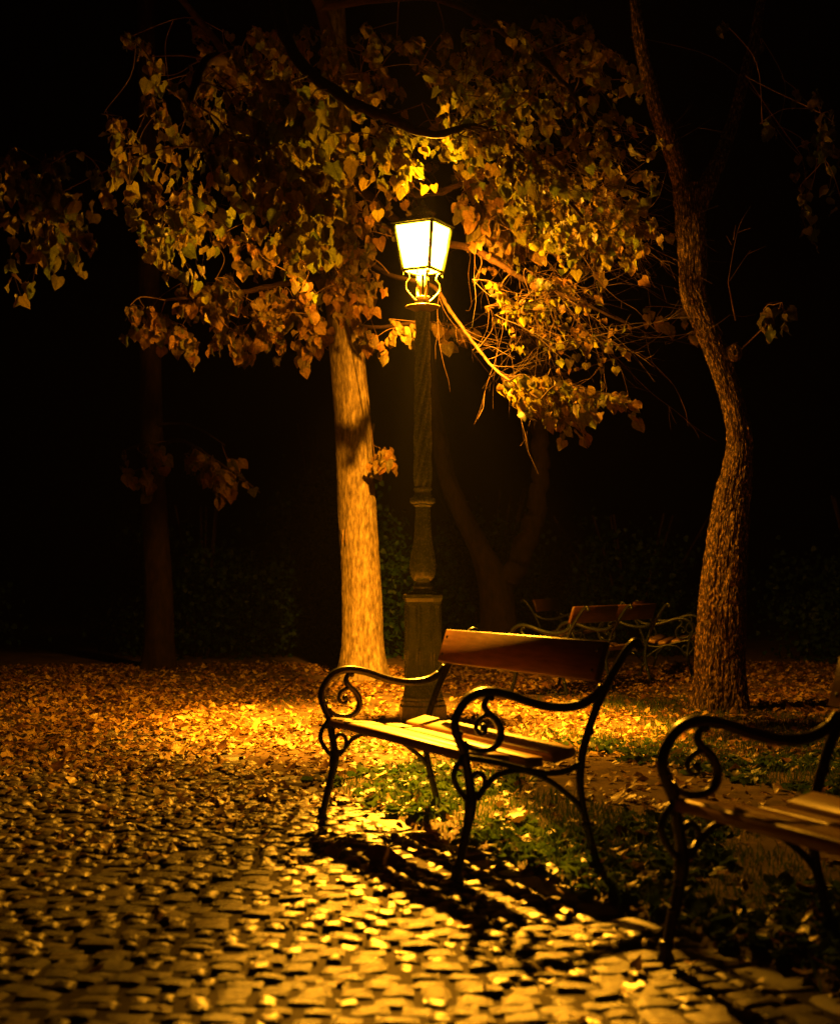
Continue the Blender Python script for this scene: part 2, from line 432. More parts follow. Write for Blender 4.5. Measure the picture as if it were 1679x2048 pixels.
def seen_size(x, y, l, d):
    px, py, cy = proj([(x, y, 0)])
    if py[0] > 2110 or px[0] < -60 or px[0] > 1740 or y < 1: return 0
    return F_PX * l / y
allst = [('cobblestone', M['stone'], s) for s in stones] + [('edge_stone', M['kerb'], s) for s in edge]
rank = {}
for name in ('cobblestone', 'edge_stone'):
    L_ = sorted([s for n, m, s in allst if n == name], key=lambda s: -seen_size(s[0], s[1], s[2], s[3]))
    n_single = {'cobblestone': 300, 'edge_stone': 24, 'gutter_slab': 16}[name]
    single, rest = L_[:n_single], L_[n_single:]
    mt = M['stone'] if name == 'cobblestone' else M['kerb']
    meshes = []
    for i, (V, F) in enumerate(TEMPL):
        meshes.append(mesh_np(name, V, F, mt))
    for s in single:
        o = link(name, meshes[rng.integers(12)], paving)
        flip = math.pi if rng.random() < 0.5 else 0
        o.location = (s[0], s[1], s[5]); o.scale = (s[2], s[3], 0.036 if name == 'cobblestone' else 0.02); o.rotation_euler = (rng.normal(0, 0.045), rng.normal(0, 0.04), s[4] + flip)
    Vs = []; Fs = []; n = 0
    for s in rest:
        V, F = TEMPL[rng.integers(12)]
        Vs.append(place_template(V, s[2], s[3], 0.042, s[4], s[0], s[1], s[5])); Fs.append(F + n); n += len(V)
    o = link({'cobblestone': 'far_cobblestones', 'edge_stone': 'far_edge_stones', 'gutter_slab': 'far_gutter_slabs'}[name], mesh_np(name, np.concatenate(Vs), np.concatenate(Fs), mt), paving)
    o['kind'] = 'stuff'

# ------------------------------------------------------------------ leaf templates
def leaf_template(rows, seed, curl=0.25, fold=0.25, cols=5):
    """heart shaped blade, base at the origin, tip along -Y... returned with tip along +Y, length 1"""
    r = np.random.default_rng(seed)
    ts = [0.0, 0.14, 0.34, 0.58, 0.80, 1.0] if rows == 6 else [0.0, 0.28, 0.62, 1.0]
    ws = [0.30, 0.47, 0.49, 0.37, 0.18, 0.0] if rows == 6 else [0.34, 0.49, 0.33, 0.0]
    us = np.linspace(-1, 1, cols)
    V = []; uv = []
    c1, c2 = curl * r.uniform(0.2, 2.4), fold * r.uniform(-0.4, 2.2); tw = r.uniform(-.5, .5)
    ph = r.uniform(0, 6); asym = r.uniform(-0.06, 0.06)
    for t, w in zip(ts, ws):
        for u in us:
            x = u * w * (1 + 0.06 * math.sin(7 * t + ph)) + asym * math.sin(math.pi * t)
            y = t - (0.14 * abs(u) ** 1.5 if t < 0.05 else 0) - (0.05 * abs(u) if 0.05 < t < 0.2 else 0)
            z = -c1 * (t ** 2) * 0.5 + c2 * abs(u) * w + 0.09 * math.sin(8 * t + ph + 3 * u) * abs(u) + tw * u * w * (t - .3)
            V.append((x, y, z)); uv.append((0.5 + x, t))
    n = len(ts)
    F = []
    for k in range(n - 1):
        for i in range(cols - 1):
            a = k * cols + i
            F.append((a, a + 1, a + 1 + cols, a + cols))
    return np.array(V), np.array(F), np.array(uv)

def scatter(tmpls, pos, yax, nrm, size, mat_, name):
    """merge many leaves in one mesh; pos/yax/nrm (n,3)"""
    n = len(pos)
    if n == 0: return None
    yax = yax / np.linalg.norm(yax, axis=1)[:, None]
    xax = np.cross(yax, nrm); xax /= (np.linalg.norm(xax, axis=1)[:, None] + 1e-9)
    zax = np.cross(xax, yax)
    which = rng.integers(len(tmpls), size=n)
    Vs, Fs, Us, off = [], [], [], 0
    for k, (V, F, uv) in enumerate(tmpls):
        m = which == k; c = int(m.sum())
        if not c: continue
        s = size[m][:, None, None]
        P = (xax[m][:, None, :] * V[None, :, 0:1] + yax[m][:, None, :] * V[None, :, 1:2] + zax[m][:, None, :] * V[None, :, 2:3]) * s + pos[m][:, None, :]
        Vs.append(P.reshape(-1, 3)); Fs.append((F[None] + (np.arange(c) * len(V))[:, None, None] + off).reshape(-1, F.shape[1])); Us.append(np.tile(uv, (c, 1)))
        off += c * len(V)
    return mesh_np(name, np.concatenate(Vs), np.concatenate(Fs), mat_, np.concatenate(Us))

def frame_matrix(pos, y, nrm, s):
    from mathutils import Matrix
    y = Vector(y).normalized(); x = y.cross(Vector(nrm)).normalized(); z = x.cross(y)
    m = Matrix(((x.x * s, y.x * s, z.x * s, pos[0]), (x.y * s, y.y * s, z.y * s, pos[1]), (x.z * s, y.z * s, z.z * s, pos[2]), (0, 0, 0, 1)))
    return m

HEART = [leaf_template(6, i) for i in range(8)]
HEART_LO = [leaf_template(4, 20 + i, cols=3) for i in range(6)]
DRY = [leaf_template(6, 40 + i, curl=0.5, fold=0.3) for i in range(8)]
DRY_LO = [leaf_template(4, 60 + i, curl=0.45, fold=0.3, cols=3) for i in range(8)]

# ------------------------------------------------------------------ trees
def trunk_mesh(path, radii, n_ang, n_len, bump, furrow=0.0, flare=0.0, seed=0, freq=9.0, lfreq=3.0):
    P = smooth_path(path, 8); Rr = []
    for i in range(len(radii) - 1):
        for k in range(8): Rr.append(radii[i] + (radii[i + 1] - radii[i]) * k / 8)
    Rr.append(radii[-1])
    P = np.array([tuple(p) for p in P]); Rr = np.array(Rr)
    seg = np.r_[0, np.cumsum(np.linalg.norm(np.diff(P, axis=0), axis=1))]
    s = np.linspace(0, seg[-1], n_len)
    C = np.stack([np.interp(s, seg, P[:, i]) for i in range(3)], 1); R = np.interp(s, seg, Rr)
    T = np.gradient(C, axis=0); T /= np.linalg.norm(T, axis=1)[:, None]
    A = np.cross(T, np.array([0, 1.0, 0])); A /= np.linalg.norm(A, axis=1)[:, None]; B = np.cross(T, A)
    a = np.linspace(0, 2 * math.pi, n_ang, endpoint=False)
    ca, sa = np.cos(a), np.sin(a)
    S2, A2 = np.meshgrid(s, a, indexing='ij')
    R0 = R.mean()
    cx, cy = np.cos(A2) * R0 * freq, np.sin(A2) * R0 * freq
    warp = noise3(cx * 0.8 + seed, cy * 0.8, S2 * lfreq * 0.6) * 0.6
    n1 = noise3(cx * 1.0 + seed, cy * 1.0, S2 * 1.1) * 1.0
    f = 1 - np.abs(noise3(cx * 3 + warp + seed * 3, cy * 3 + warp, S2 * lfreq)) * 2
    f2 = 1 - np.abs(noise3(cx * 6 + seed * 5, cy * 6, S2 * lfreq * 2.6 + warp)) * 2
    n3 = noise3(cx * 12, cy * 12 + seed, S2 * lfreq * 7)
    d = bump * n1 - furrow * (np.maximum(f, 0) ** 1.6 * 1.0 + np.maximum(f2, 0) ** 2 * 0.5) + furrow * 0.4 * n3
    fl = flare * np.exp(-S2 / 0.22) * (1 + 0.35 * np.sin(A2 * 5 + seed) + 0.2 * np.sin(A2 * 3 + 1))
    RR = R[:, None] * (1 + fl) + d
    V = C[:, None, :] + A[:, None, :] * (RR * ca)[:, :, None] + B[:, None, :] * (RR * sa)[:, :, None]
    V = V.reshape(-1, 3)
    i, j = np.meshgrid(np.arange(n_ang), np.arange(n_len - 1)); i = i.ravel(); j = j.ravel(); i2 = (i + 1) % n_ang
    F = np.stack([j * n_ang + i, (j + 1) * n_ang + i, (j + 1) * n_ang + i2, j * n_ang + i2], 1)
    return V, F

class Foliage:
    """twigs and leaves of one tree"""
    def __init__(s): s.tw = MB(); s.pos = []; s.y = []; s.n = []; s.sz = []; s.hubs = []
    def limb(s, parent, pts, r0, r1, m, sides=12, name='branch'):
        P = smooth_path([at(*p) if len(p) == 3 and not isinstance(p, Vector) else p for p in pts], 8)
        k = len(P); R = [r0 + (r1 - r0) * (i / (k - 1)) ** 0.7 for i in range(k)]
        P = [p + Vector((random.uniform(-1, 1), random.uniform(-1, 1), random.uniform(-1, 1))) * R[i] * 0.22 for i, p in enumerate(P)]
        R = [r * random.uniform(0.9, 1.12) for r in R]
        mb = MB(); mb.tube(P, R, sides); o = mb.build(name, m, parent, recalc=False)
        s.hubs += [(p, r) for p, r in zip(P, R)][k // 5:]
        return o
    def twig(s, P, r0, r1, n=4):
        k = len(P); s.tw.tube(P, [r0 + (r1 - r0) * i / (k - 1) for i in range(k)], n, cap=False)
    def leaf(s, p, d, size, face=None):
        d = Vector(d).normalized()
        y = (d * 0.45 + Vector((0, 0, -1)) * random.uniform(0.3, 1.3) + Vector((random.gauss(0, .35), random.gauss(0, .35), random.gauss(0, .2)))).normalized()
        n = Vector((random.gauss(0, 1), random.gauss(0, 1), random.gauss(0.2, 0.6)))
        if face is not None: n = n * 0.75 + Vector(face) * 1.0
        pet = p + (y * 0.35 + Vector((random.gauss(0, .2), random.gauss(0, .2), random.gauss(0, .1)))) * size * 0.5
        X_, Y_, C_ = proj([tuple(pet)])
        if 762 < X_[0] < 930 and 375 < Y_[0] < 640 and pet.y < 10.75: return pet
        s.pos.append(tuple(pet)); s.y.append(tuple(y)); s.n.append(tuple(n)); s.sz.append(size)
        return pet
    def spray(s, p0, p1, nleaf, size, face=None, attach=True, side=True, r=0.0028):
        p0 = Vector(p0); p1 = Vector(p1); d = p1 - p0; ln = d.length
        if attach and s.hubs:
            h, hr = min(s.hubs, key=lambda q: (q[0] - p0).length)
            if (h - p0).length > 0.05:
                mid = (h + p0) / 2 + Vector((random.gauss(0, .05), random.gauss(0, .05), 0.06)) * (h - p0).length
                mid += Vector((random.gauss(0, .09), random.gauss(0, .06), random.gauss(-.03, .07))) * (h - p0).length
                P = smooth_path([h, mid, p0, p0 + d * 0.12], 5)
                s.twig(P, min(r * 2.2, hr), r, 5)
                s.hubs += [(q, r * 1.3) for q in P[6::3]]
        w1 = Vector((random.gauss(0, .06), random.gauss(0, .06), random.uniform(.02, .12))) * ln
        P = smooth_path([p0, p0 + d * 0.33 + w1, p0 + d * 0.68 + w1 * 0.8, p1], 5)
        s.twig(P, r, 0.001)
        dn = d.normalized()
        twl = []
        for i in range(nleaf):
            u = (i + random.random()) / nleaf
            k = u * (len(P) - 1); a = P[int(k)]; b = P[min(int(k) + 1, len(P) - 1)]
            q = a.lerp(b, k - int(k))
            if side and random.random() < 0.6:
                out = Vector((random.gauss(0, 1), random.gauss(0, 1), random.gauss(-.3, .6))).normalized()
                q2 = q + (out * 0.7 + dn * 0.5) * ln * random.uniform(0.06, 0.24)
                s.twig([q, (q + q2) / 2 + Vector((0, 0, .008)), q2], 0.0013, 0.0008, 3); q = q2
            pet = s.leaf(q, dn, size * random.uniform(0.5, 1.25), face)
            s.twig([q, pet], 0.0008, 0.0006, 3)
    def region(s, poly, D, n, direc, nleaf, size, face=None, spread=0.35, attach=True, side=True, dD=0.2):
        xs = [p[0] for p in poly]; ys = [p[1] for p in poly]; k = 0
        while k < n:
            x, y = random.uniform(min(xs), max(xs)), random.uniform(min(ys), max(ys))
            ins = False; j = len(poly) - 1
            for i in range(len(poly)):
                if (ys[i] > y) != (ys[j] > y) and x < (xs[j] - xs[i]) * (y - ys[i]) / (ys[j] - ys[i]) + xs[i]: ins = not ins
                j = i
            if not ins: continue
            k += 1
            d0 = random.uniform(*D); ln = math.hypot(*direc)
            f = random.uniform(0.6, 1.25)
            s.spray(at(x, y, d0), at(x + direc[0] * f + random.gauss(0, spread * ln), y + direc[1] * f + random.gauss(0, spread * ln), d0 + random.gauss(0, dD)), max(2, int(nleaf * random.uniform(.7, 1.3))), size, face, attach, side)
    def finish(s, parent, leafm, n_single=300, tw_mat=None, lo=False):
        if s.tw.F:
            o = s.tw.build('twigs', tw_mat or M['twig'], parent, recalc=False); o['kind'] = 'stuff'
        if not s.pos: return
        pos = np.array(s.pos); y = np.array(s.y); n = np.array(s.n); sz = np.array(s.sz)
        px, py, cy = proj(pos)
        key = np.where((px > 0) & (px < 1679) & (py > 0) & (py < 2048), sz / cy, 0)
        order = np.argsort(-key)
        single = [i for i in order[:n_single] if key[i] > 0]
        ms = [mesh_np('leaf', V, F, leafm, uv) for V, F, uv in HEART]
        for i in single:
            o = link('leaf', ms[int(rng.integers(len(ms)))], parent)
            o.matrix_world = frame_matrix(pos[i], y[i], n[i], sz[i])
        rest = np.ones(len(pos), bool); rest[single] = False
        if rest.any():
            me = scatter(HEART_LO if lo else HEART, pos[rest], y[rest], n[rest], sz[rest], leafm, 'foliage')
            o = link('foliage', me, parent); o['kind'] = 'stuff'

LAMP = Vector((0.02, 10.2, 0))

# --- the linden whose crown hangs round the lantern
lin = empty('linden_tree', (0, 0, 0), label='smooth trunked linden lit up behind the lamp, its leafy boughs hanging around the lantern', cat='tree')
base = at(727, 1362, 14.9)
tp = [Vector((base.x, base.y, -0.05)), at(725, 1290, 14.9), at(722, 1180, 14.9), at(713, 1000, 14.9), at(704, 820, 14.9), at(690, 660, 14.9), at(682, 500, 14.9), at(675, 330, 14.9), at(668, 100, 15.0), at(660, -200, 15.2)]
V, F = trunk_mesh(tp, [0.235, 0.215, 0.208, 0.20, 0.19, 0.185, 0.18, 0.17, 0.14, 0.10], 200, 760, 0.010, 0.0055, 0.42, seed=3, freq=16, lfreq=4)
link('trunk', mesh_np('trunk', V, F, M['bark_smooth']), lin)
T = Foliage()
T.limb(lin, [(680, 560, 14.9), (640, 400, 14), (560, 240, 12), (480, 150, 10), (420, 120, 8.6), (380, 200, 8.0)], 0.13, 0.02, M['limb'])
T.limb(lin, [(480, 150, 10), (300, -60, 9.5), (60, -90, 9), (-70, 80, 8.7), (-30, 300, 8.5)], 0.03, 0.008, M['limb'])
T.limb(lin, [(676, 200, 14.9), (640, 10, 12), (540, -90, 9.4), (580, 90, 8.2), (680, 190, 7.9), (780, 236, 7.8), (862, 268, 7.9), (960, 255, 8.4), (1060, 320, 8.9), (1170, 440, 9.2)], 0.062, 0.010, M['limb'])
T.limb(lin, [(640, 10, 12), (850, -10, 11), (1000, 60, 10), (1120, 160, 9.4), (1200, 260, 9.2)], 0.06, 0.01, M['limb'])
T.limb(lin, [(660, 400, 14.9), (620, 310, 14.2), (690, 350, 13.5), (760, 415, 13), (810, 455, 12.4)], 0.09, 0.03, M['limb'])
T.limb(lin, [(690, 480, 14.9), (770, 545, 13.2), (860, 570, 11.4), (900, 622, 10.9), (950, 690, 10.5), (1000, 748, 10.1), (1080, 800, 9.8)], 0.026, 0.007, M['twig_dark'])
T.limb(lin, [(690, 330, 14.9), (800, 380, 12.8), (872, 385, 11.4), (930, 368, 11.0), (1080, 370, 10.6), (1220, 400, 10.2)], 0.05, 0.010, M['limb'])
T.limb(lin, [(700, 420, 14.9), (820, 480, 12.2), (940, 497, 10.9), (1050, 560, 10.5), (1150, 600, 10.3), (1260, 650, 10.2)], 0.05, 0.008, M['limb'])
T.limb(lin, [(690, 540, 14.9), (600, 560, 13.2), (480, 585, 12.3), (330, 600, 11.8)], 0.05, 0.01, M['limb'])
T.limb(lin, [(690, 640, 14.9), (740, 655, 13.4), (850, 645, 12.5), (930, 655, 12.3)], 0.03, 0.006, M['limb'])
TO_CAM = (0, -1, 0.15); TO_LAMP_L = (0.5, -0.6, .2)
# translucent sprays between the camera and the lantern
T.region([(370, 180), (640, 150), (650, 330), (570, 420), (470, 380), (390, 290)], (7.4, 8.9), 52, (50, 120), 14, 0.092, (-.2, -.6, 0))
T.region([(630, 370), (745, 370), (755, 590), (640, 610)], (13.2, 14.5), 34, (5, 35), 9, 0.105, TO_CAM)
T.region([(520, 330), (600, 330), (620, 440), (560, 430)], (7.8, 8.4), 12, (35, 100), 14, 0.071, (-.2, -.6, 0))
T.region([(700, 240), (800, 245), (790, 300), (720, 300)], (8.2, 8.8), 9, (50, 100), 9, 0.076, (-.2, -.6, 0))
T.region([(640, 240), (900, 240), (900, 330), (660, 330)], (9.2, 10.6), 16, (50, 50), 9, 0.071)
T.region([(860, 130), (1180, 130), (1230, 290), (1100, 400), (900, 320)], (8.0, 9.8), 67, (50, 90), 12, 0.071)
T.region([(900, 330), (1100, 330), (1100, 470), (925, 430)], (10.6, 11.4), 45, (50, 45), 12, 0.098, (-.5, -1.5, -.2))
T.region([(1100, 320), (1270, 340), (1280, 450), (1120, 490)], (9.6, 10.8), 37, (45, 60), 11, 0.071, (-.5, -.5, 0))
T.region([(1030, 420), (1180, 430), (1180, 480), (1060, 480)], (9.2, 10.0), 10, (40, 60), 9, 0.071, (-.3, -.6, 0))
# sparse leaves in the tangle below the lantern
T.region([(930, 520), (1150, 540), (1180, 680), (1000, 680)], (9.9, 10.9), 37, (60, 50), 6, 0.063, TO_CAM)
T.region([(1160, 640), (1250, 650), (1240, 700), (1170, 690)], (9.6, 10.2), 5, (50, 30), 6, 0.067)
# the bright cluster low on the right
T.region([(990, 725), (1060, 735), (1180, 780), (1200, 805), (1080, 825), (1040, 790)], (9.7, 10.3), 26, (45, 38), 10, 0.084, (-.5, -.9, .1))
T.region([(975, 735), (1040, 745), (1060, 800), (1000, 790)], (9.8, 10.2), 8, (30, 35), 8, 0.086, (-.5, -.9, .1))
T.region([(925, 430), (1035, 425), (1075, 480), (940, 485)], (10.8, 11.2), 16, (30, 30), 9, 0.095, (-.6, -1.4, -.2))
T.region([(1180, 775), (1230, 785), (1220, 805), (1180, 800)], (9.6, 10.0), 6, (35, 12), 9, 0.069, (-.5, -.8, .1))
# lower left sprays
T.region([(240, 590), (420, 540), (640, 590), (645, 680), (440, 680), (270, 650)], (11.2, 12.9), 66, (12, 35), 11, 0.092, TO_CAM)
T.region([(540, 560), (660, 570), (660, 650), (560, 640)], (11.6, 12.8), 10, (-30, 50), 9, 0.088, TO_CAM)
T.region([(650, 470), (760, 450), (780, 590), (660, 600)], (11.6, 12.8), 16, (10, 40), 6, 0.092, TO_CAM)
T.region([(705, 630), (940, 640), (930, 680), (720, 690)], (12.0, 12.9), 18, (15, 18), 7, 0.088, (0, -1.2, -.5))
T.region([(700, 400), (800, 340), (790, 420), (720, 460)], (10.8, 12.2), 10, (20, 40), 8, 0.076)
# far left and the dark top of the crown
T.region([(0, 280), (150, 300), (160, 440), (100, 480), (0, 460)], (6.7, 7.7), 30, (15, 80), 11, 0.070, (-.3, -.6, 0))
T.region([(230, 60), (1240, 20), (1260, 170), (300, 190)], (8.6, 12), 121, (30, 60), 11, 0.076)
T.region([(200, 200), (380, 200), (400, 480), (280, 520)], (8.4, 10.5), 32, (30, 80), 10, 0.080)
T.region([(400, 430), (600, 450), (600, 560), (420, 540)], (10.5, 12), 18, (25, 40), 9, 0.080, TO_CAM)
T.region([(745, 880), (775, 890), (770, 920), (745, 915)], (14.2, 14.6), 4, (12, 25), 7, 0.109, TO_CAM)
# bare twigs of the tangle: they leave the limbs and fan out to the right
def bare(bx, by, n, ang, length, drop=0.0):
    H = [h for h, r in T.hubs]; X, Y, C = proj([tuple(h) for h in H])
    idx = [i for i in range(len(H)) if bx[0] < X[i] < bx[1] and by[0] < Y[i] < by[1]]
    for _ in range(n):
        i = random.choice(idx); x, y, d = X[i], Y[i], H[i].y
        a = math.radians(random.gauss(*ang)); ln = random.uniform(*length) * random.uniform(.6, 1.1)
        P = [H[i]]; cx, cy = x, y; bend = random.gauss(drop, .09); sd = random.gauss(0, .05)
        for k in range(8):
            a += bend + random.gauss(0, .13); cx += math.cos(a) * ln / 8; cy += math.sin(a) * ln / 8; d += sd + random.gauss(0, .02)
            P.append(at(cx, cy, d))
        r = random.uniform(.0013, .0034)
        T.twig(smooth_path(P, 2), r, .0007, 5)
        for k in range(random.randint(2, 6)):
            m_ = random.randint(2, 8); q = P[m_]; dr = (P[m_] - P[m_ - 1]).normalized()
            e = q + (dr + Vector((random.gauss(0, .5), random.gauss(0, .4), random.gauss(0, .5)))) * random.uniform(.05, .22)
            md = (q + e) / 2 + Vector((random.gauss(0, .012), random.gauss(0, .01), random.gauss(0, .012)))
            T.twig([q, md, e], r * .55, .0006, 4)
bare((930, 1230), (430, 700), 95, (22, 28), (120, 330))
bare((900, 1020), (560, 780), 22, (30, 35), (80, 220))
bare((900, 1200), (200, 460), 90, (32, 20), (100, 300))
bare((1120, 1260), (330, 520), 22, (32, 22), (60, 140))
bare((860, 905), (560, 640), 4, (80, 15), (110, 190))
bare((380, 560), (150, 420), 10, (40, 30), (60, 150))
T.finish(lin, M['leaf'], 300)
# carved mark on the trunk is shown as a pale scar
mk = MB()
for pts in ([(684, 1088), (686, 1060), (692, 1058), (691, 1086)],):
    c = [at(*p, 14.69) for p in pts]
    mk.tube(c, 0.004, 5)
mk.build('bark_scar', M['seat_wood'], lin)

# --- gnarled tree on the right
gn = empty('gnarled_tree', (0, 0, 0), label='gnarled tree with deeply furrowed bark leaning and forking at the right', cat='tree')
GD = 11.4
gp = [Vector((at(1438, 1425, GD).x, GD, -0.06)), at(1440, 1380, GD), at(1441, 1270, GD), at(1449, 1130, GD), at(1462, 1000, GD), at(1478, 900, GD), at(1470, 830, GD), at(1444, 740, GD), at(1408, 650, GD), at(1386, 590, GD), at(1384, 530, GD), at(1380, 450, GD), at(1374, 370, GD)]
gr = [0.215, 0.20, 0.196, 0.178, 0.150, 0.112, 0.098, 0.096, 0.098, 0.108, 0.118, 0.128, 0.12]
V, F = trunk_mesh(gp, gr, 260, 1100, 0.012, 0.016, 0.28, seed=9, freq=15, lfreq=7)
link('trunk', mesh_np('trunk', V, F, M['bark_rough']), gn)
def rough_limb(pts, rr, parent, seed):
    V, F = trunk_mesh([at(*p) for p in pts], rr, 90, 260, 0.008, 0.010, 0, seed=seed, freq=14, lfreq=6)
    link('branch', mesh_np('branch', V, F, M['bark_rough']), parent)
rough_limb([(1380, 420, GD), (1362, 360, GD), (1340, 290, GD - .1), (1312, 220, GD - .2), (1292, 150, GD - .3), (1275, 60, GD - .4), (1262, -60, GD - .5)], [0.09, .088, .078, .064, .055, .045, .03], gn, 4)
rough_limb([(1386, 430, GD), (1412, 370, GD), (1440, 310, GD + .1), (1462, 250, GD + .2), (1486, 160, GD + .3), (1510, 60, GD + .4), (1530, -60, GD + .5)], [0.085, .075, .062, .055, .048, .04, .03], gn, 5)
# healed knot on the bend
kn = MB(); kc = at(1468, 706, GD - 0.09)
for k in range(3):
    R_ = [0.052, 0.04, 0.026][k]
    P = [kc + Vector((math.cos(a) * R_ * .85, -0.012 * k + random.uniform(-.004, .004), math.sin(a) * R_ * 1.15)) for a in [2 * math.pi * i / 18 for i in range(19)]]
    kn.tube(P, [0.016 - .003 * k + random.uniform(-.002, .003) for _ in P], 6, cap=False)
kn.lathe([(0.055, 0), (0.05, 0.03), (0.03, 0.035)], 14, (0, 0, 0))
for i in range(len(kn.V) - 42, len(kn.V)):
    v = kn.V[i]; kn.V[i] = (kc.x + v[0], kc.y + 0.05 - v[2] * 0.8, kc.z + v[1])
kn.build('knot', M['bark_rough'], gn, recalc=False)
G = Foliage()
G.hubs = [(at(1470, 700, GD), .05)]
for pts in ([(1455, 565, 10.9), (1466, 500, 10.9), (1478, 450, 10.9), (1500, 412, 10.9)], [(1462, 490, 10.9), (1452, 472, 10.9)], [(1474, 465, 10.9), (1500, 456, 10.9)], [(1466, 480, 10.9), (1470, 450, 10.9)],
            [(1458, 562, 10.9), (1480, 528, 10.9), (1500, 500, 10.9)], [(1494, 508, 10.9), (1530, 492, 10.9)]):
    G.twig(smooth_path([at(*p) for p in pts], 3), .0045, .002, 5)
G.twig(smooth_path([at(1470, 640, GD), at(1462, 600, 11.1), at(1455, 565, 10.9)], 3), .008, .0045, 5)
G.twig(smooth_path([at(1480, 700, GD), at(1540, 640, 10.9), at(1560, 605, 10.8), at(1530, 608, 10.7)], 3), .007, .002, 5)
G.hubs = [(at(1545, 610, 10.75), .004)]
G.region([(1525, 605), (1570, 603), (1565, 625), (1525, 630)], (10.6, 10.9), 3, (10, 35), 6, 0.09, (-1, -.3, 0))
G.hubs = [(at(1300, 200, GD), .05), (at(1490, 150, GD), .04)]
G.region([(1230, 40), (1660, 20), (1660, 420), (1560, 480), (1500, 200), (1300, 120)], (9.5, 13), 16, (20, 60), 8, 0.08)
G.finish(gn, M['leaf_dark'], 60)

# --- trees standing back in the dark
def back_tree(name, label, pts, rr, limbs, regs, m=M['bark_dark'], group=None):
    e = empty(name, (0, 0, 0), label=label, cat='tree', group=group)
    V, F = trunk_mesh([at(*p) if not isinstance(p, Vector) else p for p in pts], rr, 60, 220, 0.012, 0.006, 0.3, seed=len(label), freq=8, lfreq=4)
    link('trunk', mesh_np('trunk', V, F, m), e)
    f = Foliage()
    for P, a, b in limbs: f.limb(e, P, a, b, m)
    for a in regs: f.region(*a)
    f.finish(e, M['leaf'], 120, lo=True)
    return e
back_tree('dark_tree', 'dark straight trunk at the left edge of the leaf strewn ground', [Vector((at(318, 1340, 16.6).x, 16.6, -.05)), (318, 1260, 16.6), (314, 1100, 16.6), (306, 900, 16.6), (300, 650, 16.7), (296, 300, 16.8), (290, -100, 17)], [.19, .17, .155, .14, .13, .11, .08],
          [([(306, 900, 16.6), (360, 880, 16), (430, 920, 15.6), (520, 985, 15.3)], .035, .008), ([(304, 850, 16.6), (380, 850, 16.2), (450, 890, 15.8)], .03, .006), ([(306, 880, 16.6), (250, 900, 16.2)], .03, .008)],
          [([(240, 880), (330, 890), (330, 960), (250, 970)], (15.8, 16.4), 7, (10, 25), 8, .12, TO_CAM), ([(340, 890), (450, 900), (500, 960), (380, 975)], (15.3, 16), 16, (22, 14), 8, .12, TO_CAM)])
back_tree('forked_tree', 'dim tree forking low in a wide V behind the lamp post', [Vector((at(998, 1300, 17.2).x, 17.2, -.05)), (998, 1280, 17.2), (994, 1210, 17.2), (985, 1160, 17.2), (960, 1100, 17.2), (925, 1030, 17.2), (895, 960, 17.2), (878, 880, 17.2), (860, 760, 17.2), (850, 500, 17.2)], [.26, .235, .22, .20, .14, .125, .115, .105, .09, .07],
          [([(995, 1190, 17.2), (1020, 1150, 17.2), (1055, 1080, 17.1), (1075, 1000, 17.1), (1080, 900, 17.1), (1072, 780, 17.2), (1050, 600, 17.4)], .15, .09)],
          [([(1280, 590), (1440, 600), (1420, 690), (1300, 680)], (14, 15), 7, (20, 30), 7, .11, TO_CAM)])

# --- shrubs behind
def shrub(cx, cy, rx, ry, h, n, label, seed):
    r = np.random.default_rng(seed)
    e = empty('shrub', (cx, cy, 0), label=label, cat='shrub', group='shrubs behind the clearing')
    st = MB()
    for k in range(7):
        a = r.uniform(0, 6.3); q = r.uniform(.2, .8)
        st.tube(smooth_path([(0.1 * math.cos(a), .1 * math.sin(a), -.02), (q * rx * .5 * math.cos(a), q * ry * .5 * math.sin(a), h * .45), (q * rx * math.cos(a), q * ry * math.sin(a), h * .9)], 4), .018, 5)
    st.build('stem', M['bark_dark'], e, recalc=False)
    cl = 26
    C = r.normal(0, 1, (cl, 3)); C /= np.linalg.norm(C, axis=1)[:, None]; C *= r.uniform(.5, 1, (cl, 1)); C[:, 2] = np.abs(C[:, 2]) * 1.0
    idx = r.integers(cl, size=n)
    P = C[idx] * np.array([rx, ry, h * .8]) + r.normal(0, .22, (n, 3)) * np.array([1, 1, .9]) + np.array([0, 0, .15])
    P[:, 2] = np.abs(P[:, 2])
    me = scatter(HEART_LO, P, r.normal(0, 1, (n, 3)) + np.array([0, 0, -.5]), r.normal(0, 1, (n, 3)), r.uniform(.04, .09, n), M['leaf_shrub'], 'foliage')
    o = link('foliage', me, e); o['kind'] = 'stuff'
for a in [(-6.2, 18.2, 1.3, .9, 2.6, 3500, 'low dark shrub at the far left edge of the leaf covered ground', 1),
          (-2.9, 19.3, 1.5, .8, 2.3, 4500, 'dark shrub between the left trunk and the lit linden', 2),
          (-1.1, 19.6, 1.2, .8, 3.6, 5500, 'tall ivy green shrub directly behind the lit linden trunk', 3),
          (1.0, 20.2, 1.2, .8, 2.6, 4000, 'dark shrub behind the forked tree', 4),
          (3.0, 20.2, 1.5, .9, 2.2, 3500, 'dark shrub behind the distant benches', 5),
          (5.9, 18.6, 1.4, .9, 2.4, 3000, 'dark shrub right of the gnarled tree', 6)]:
    shrub(*a)

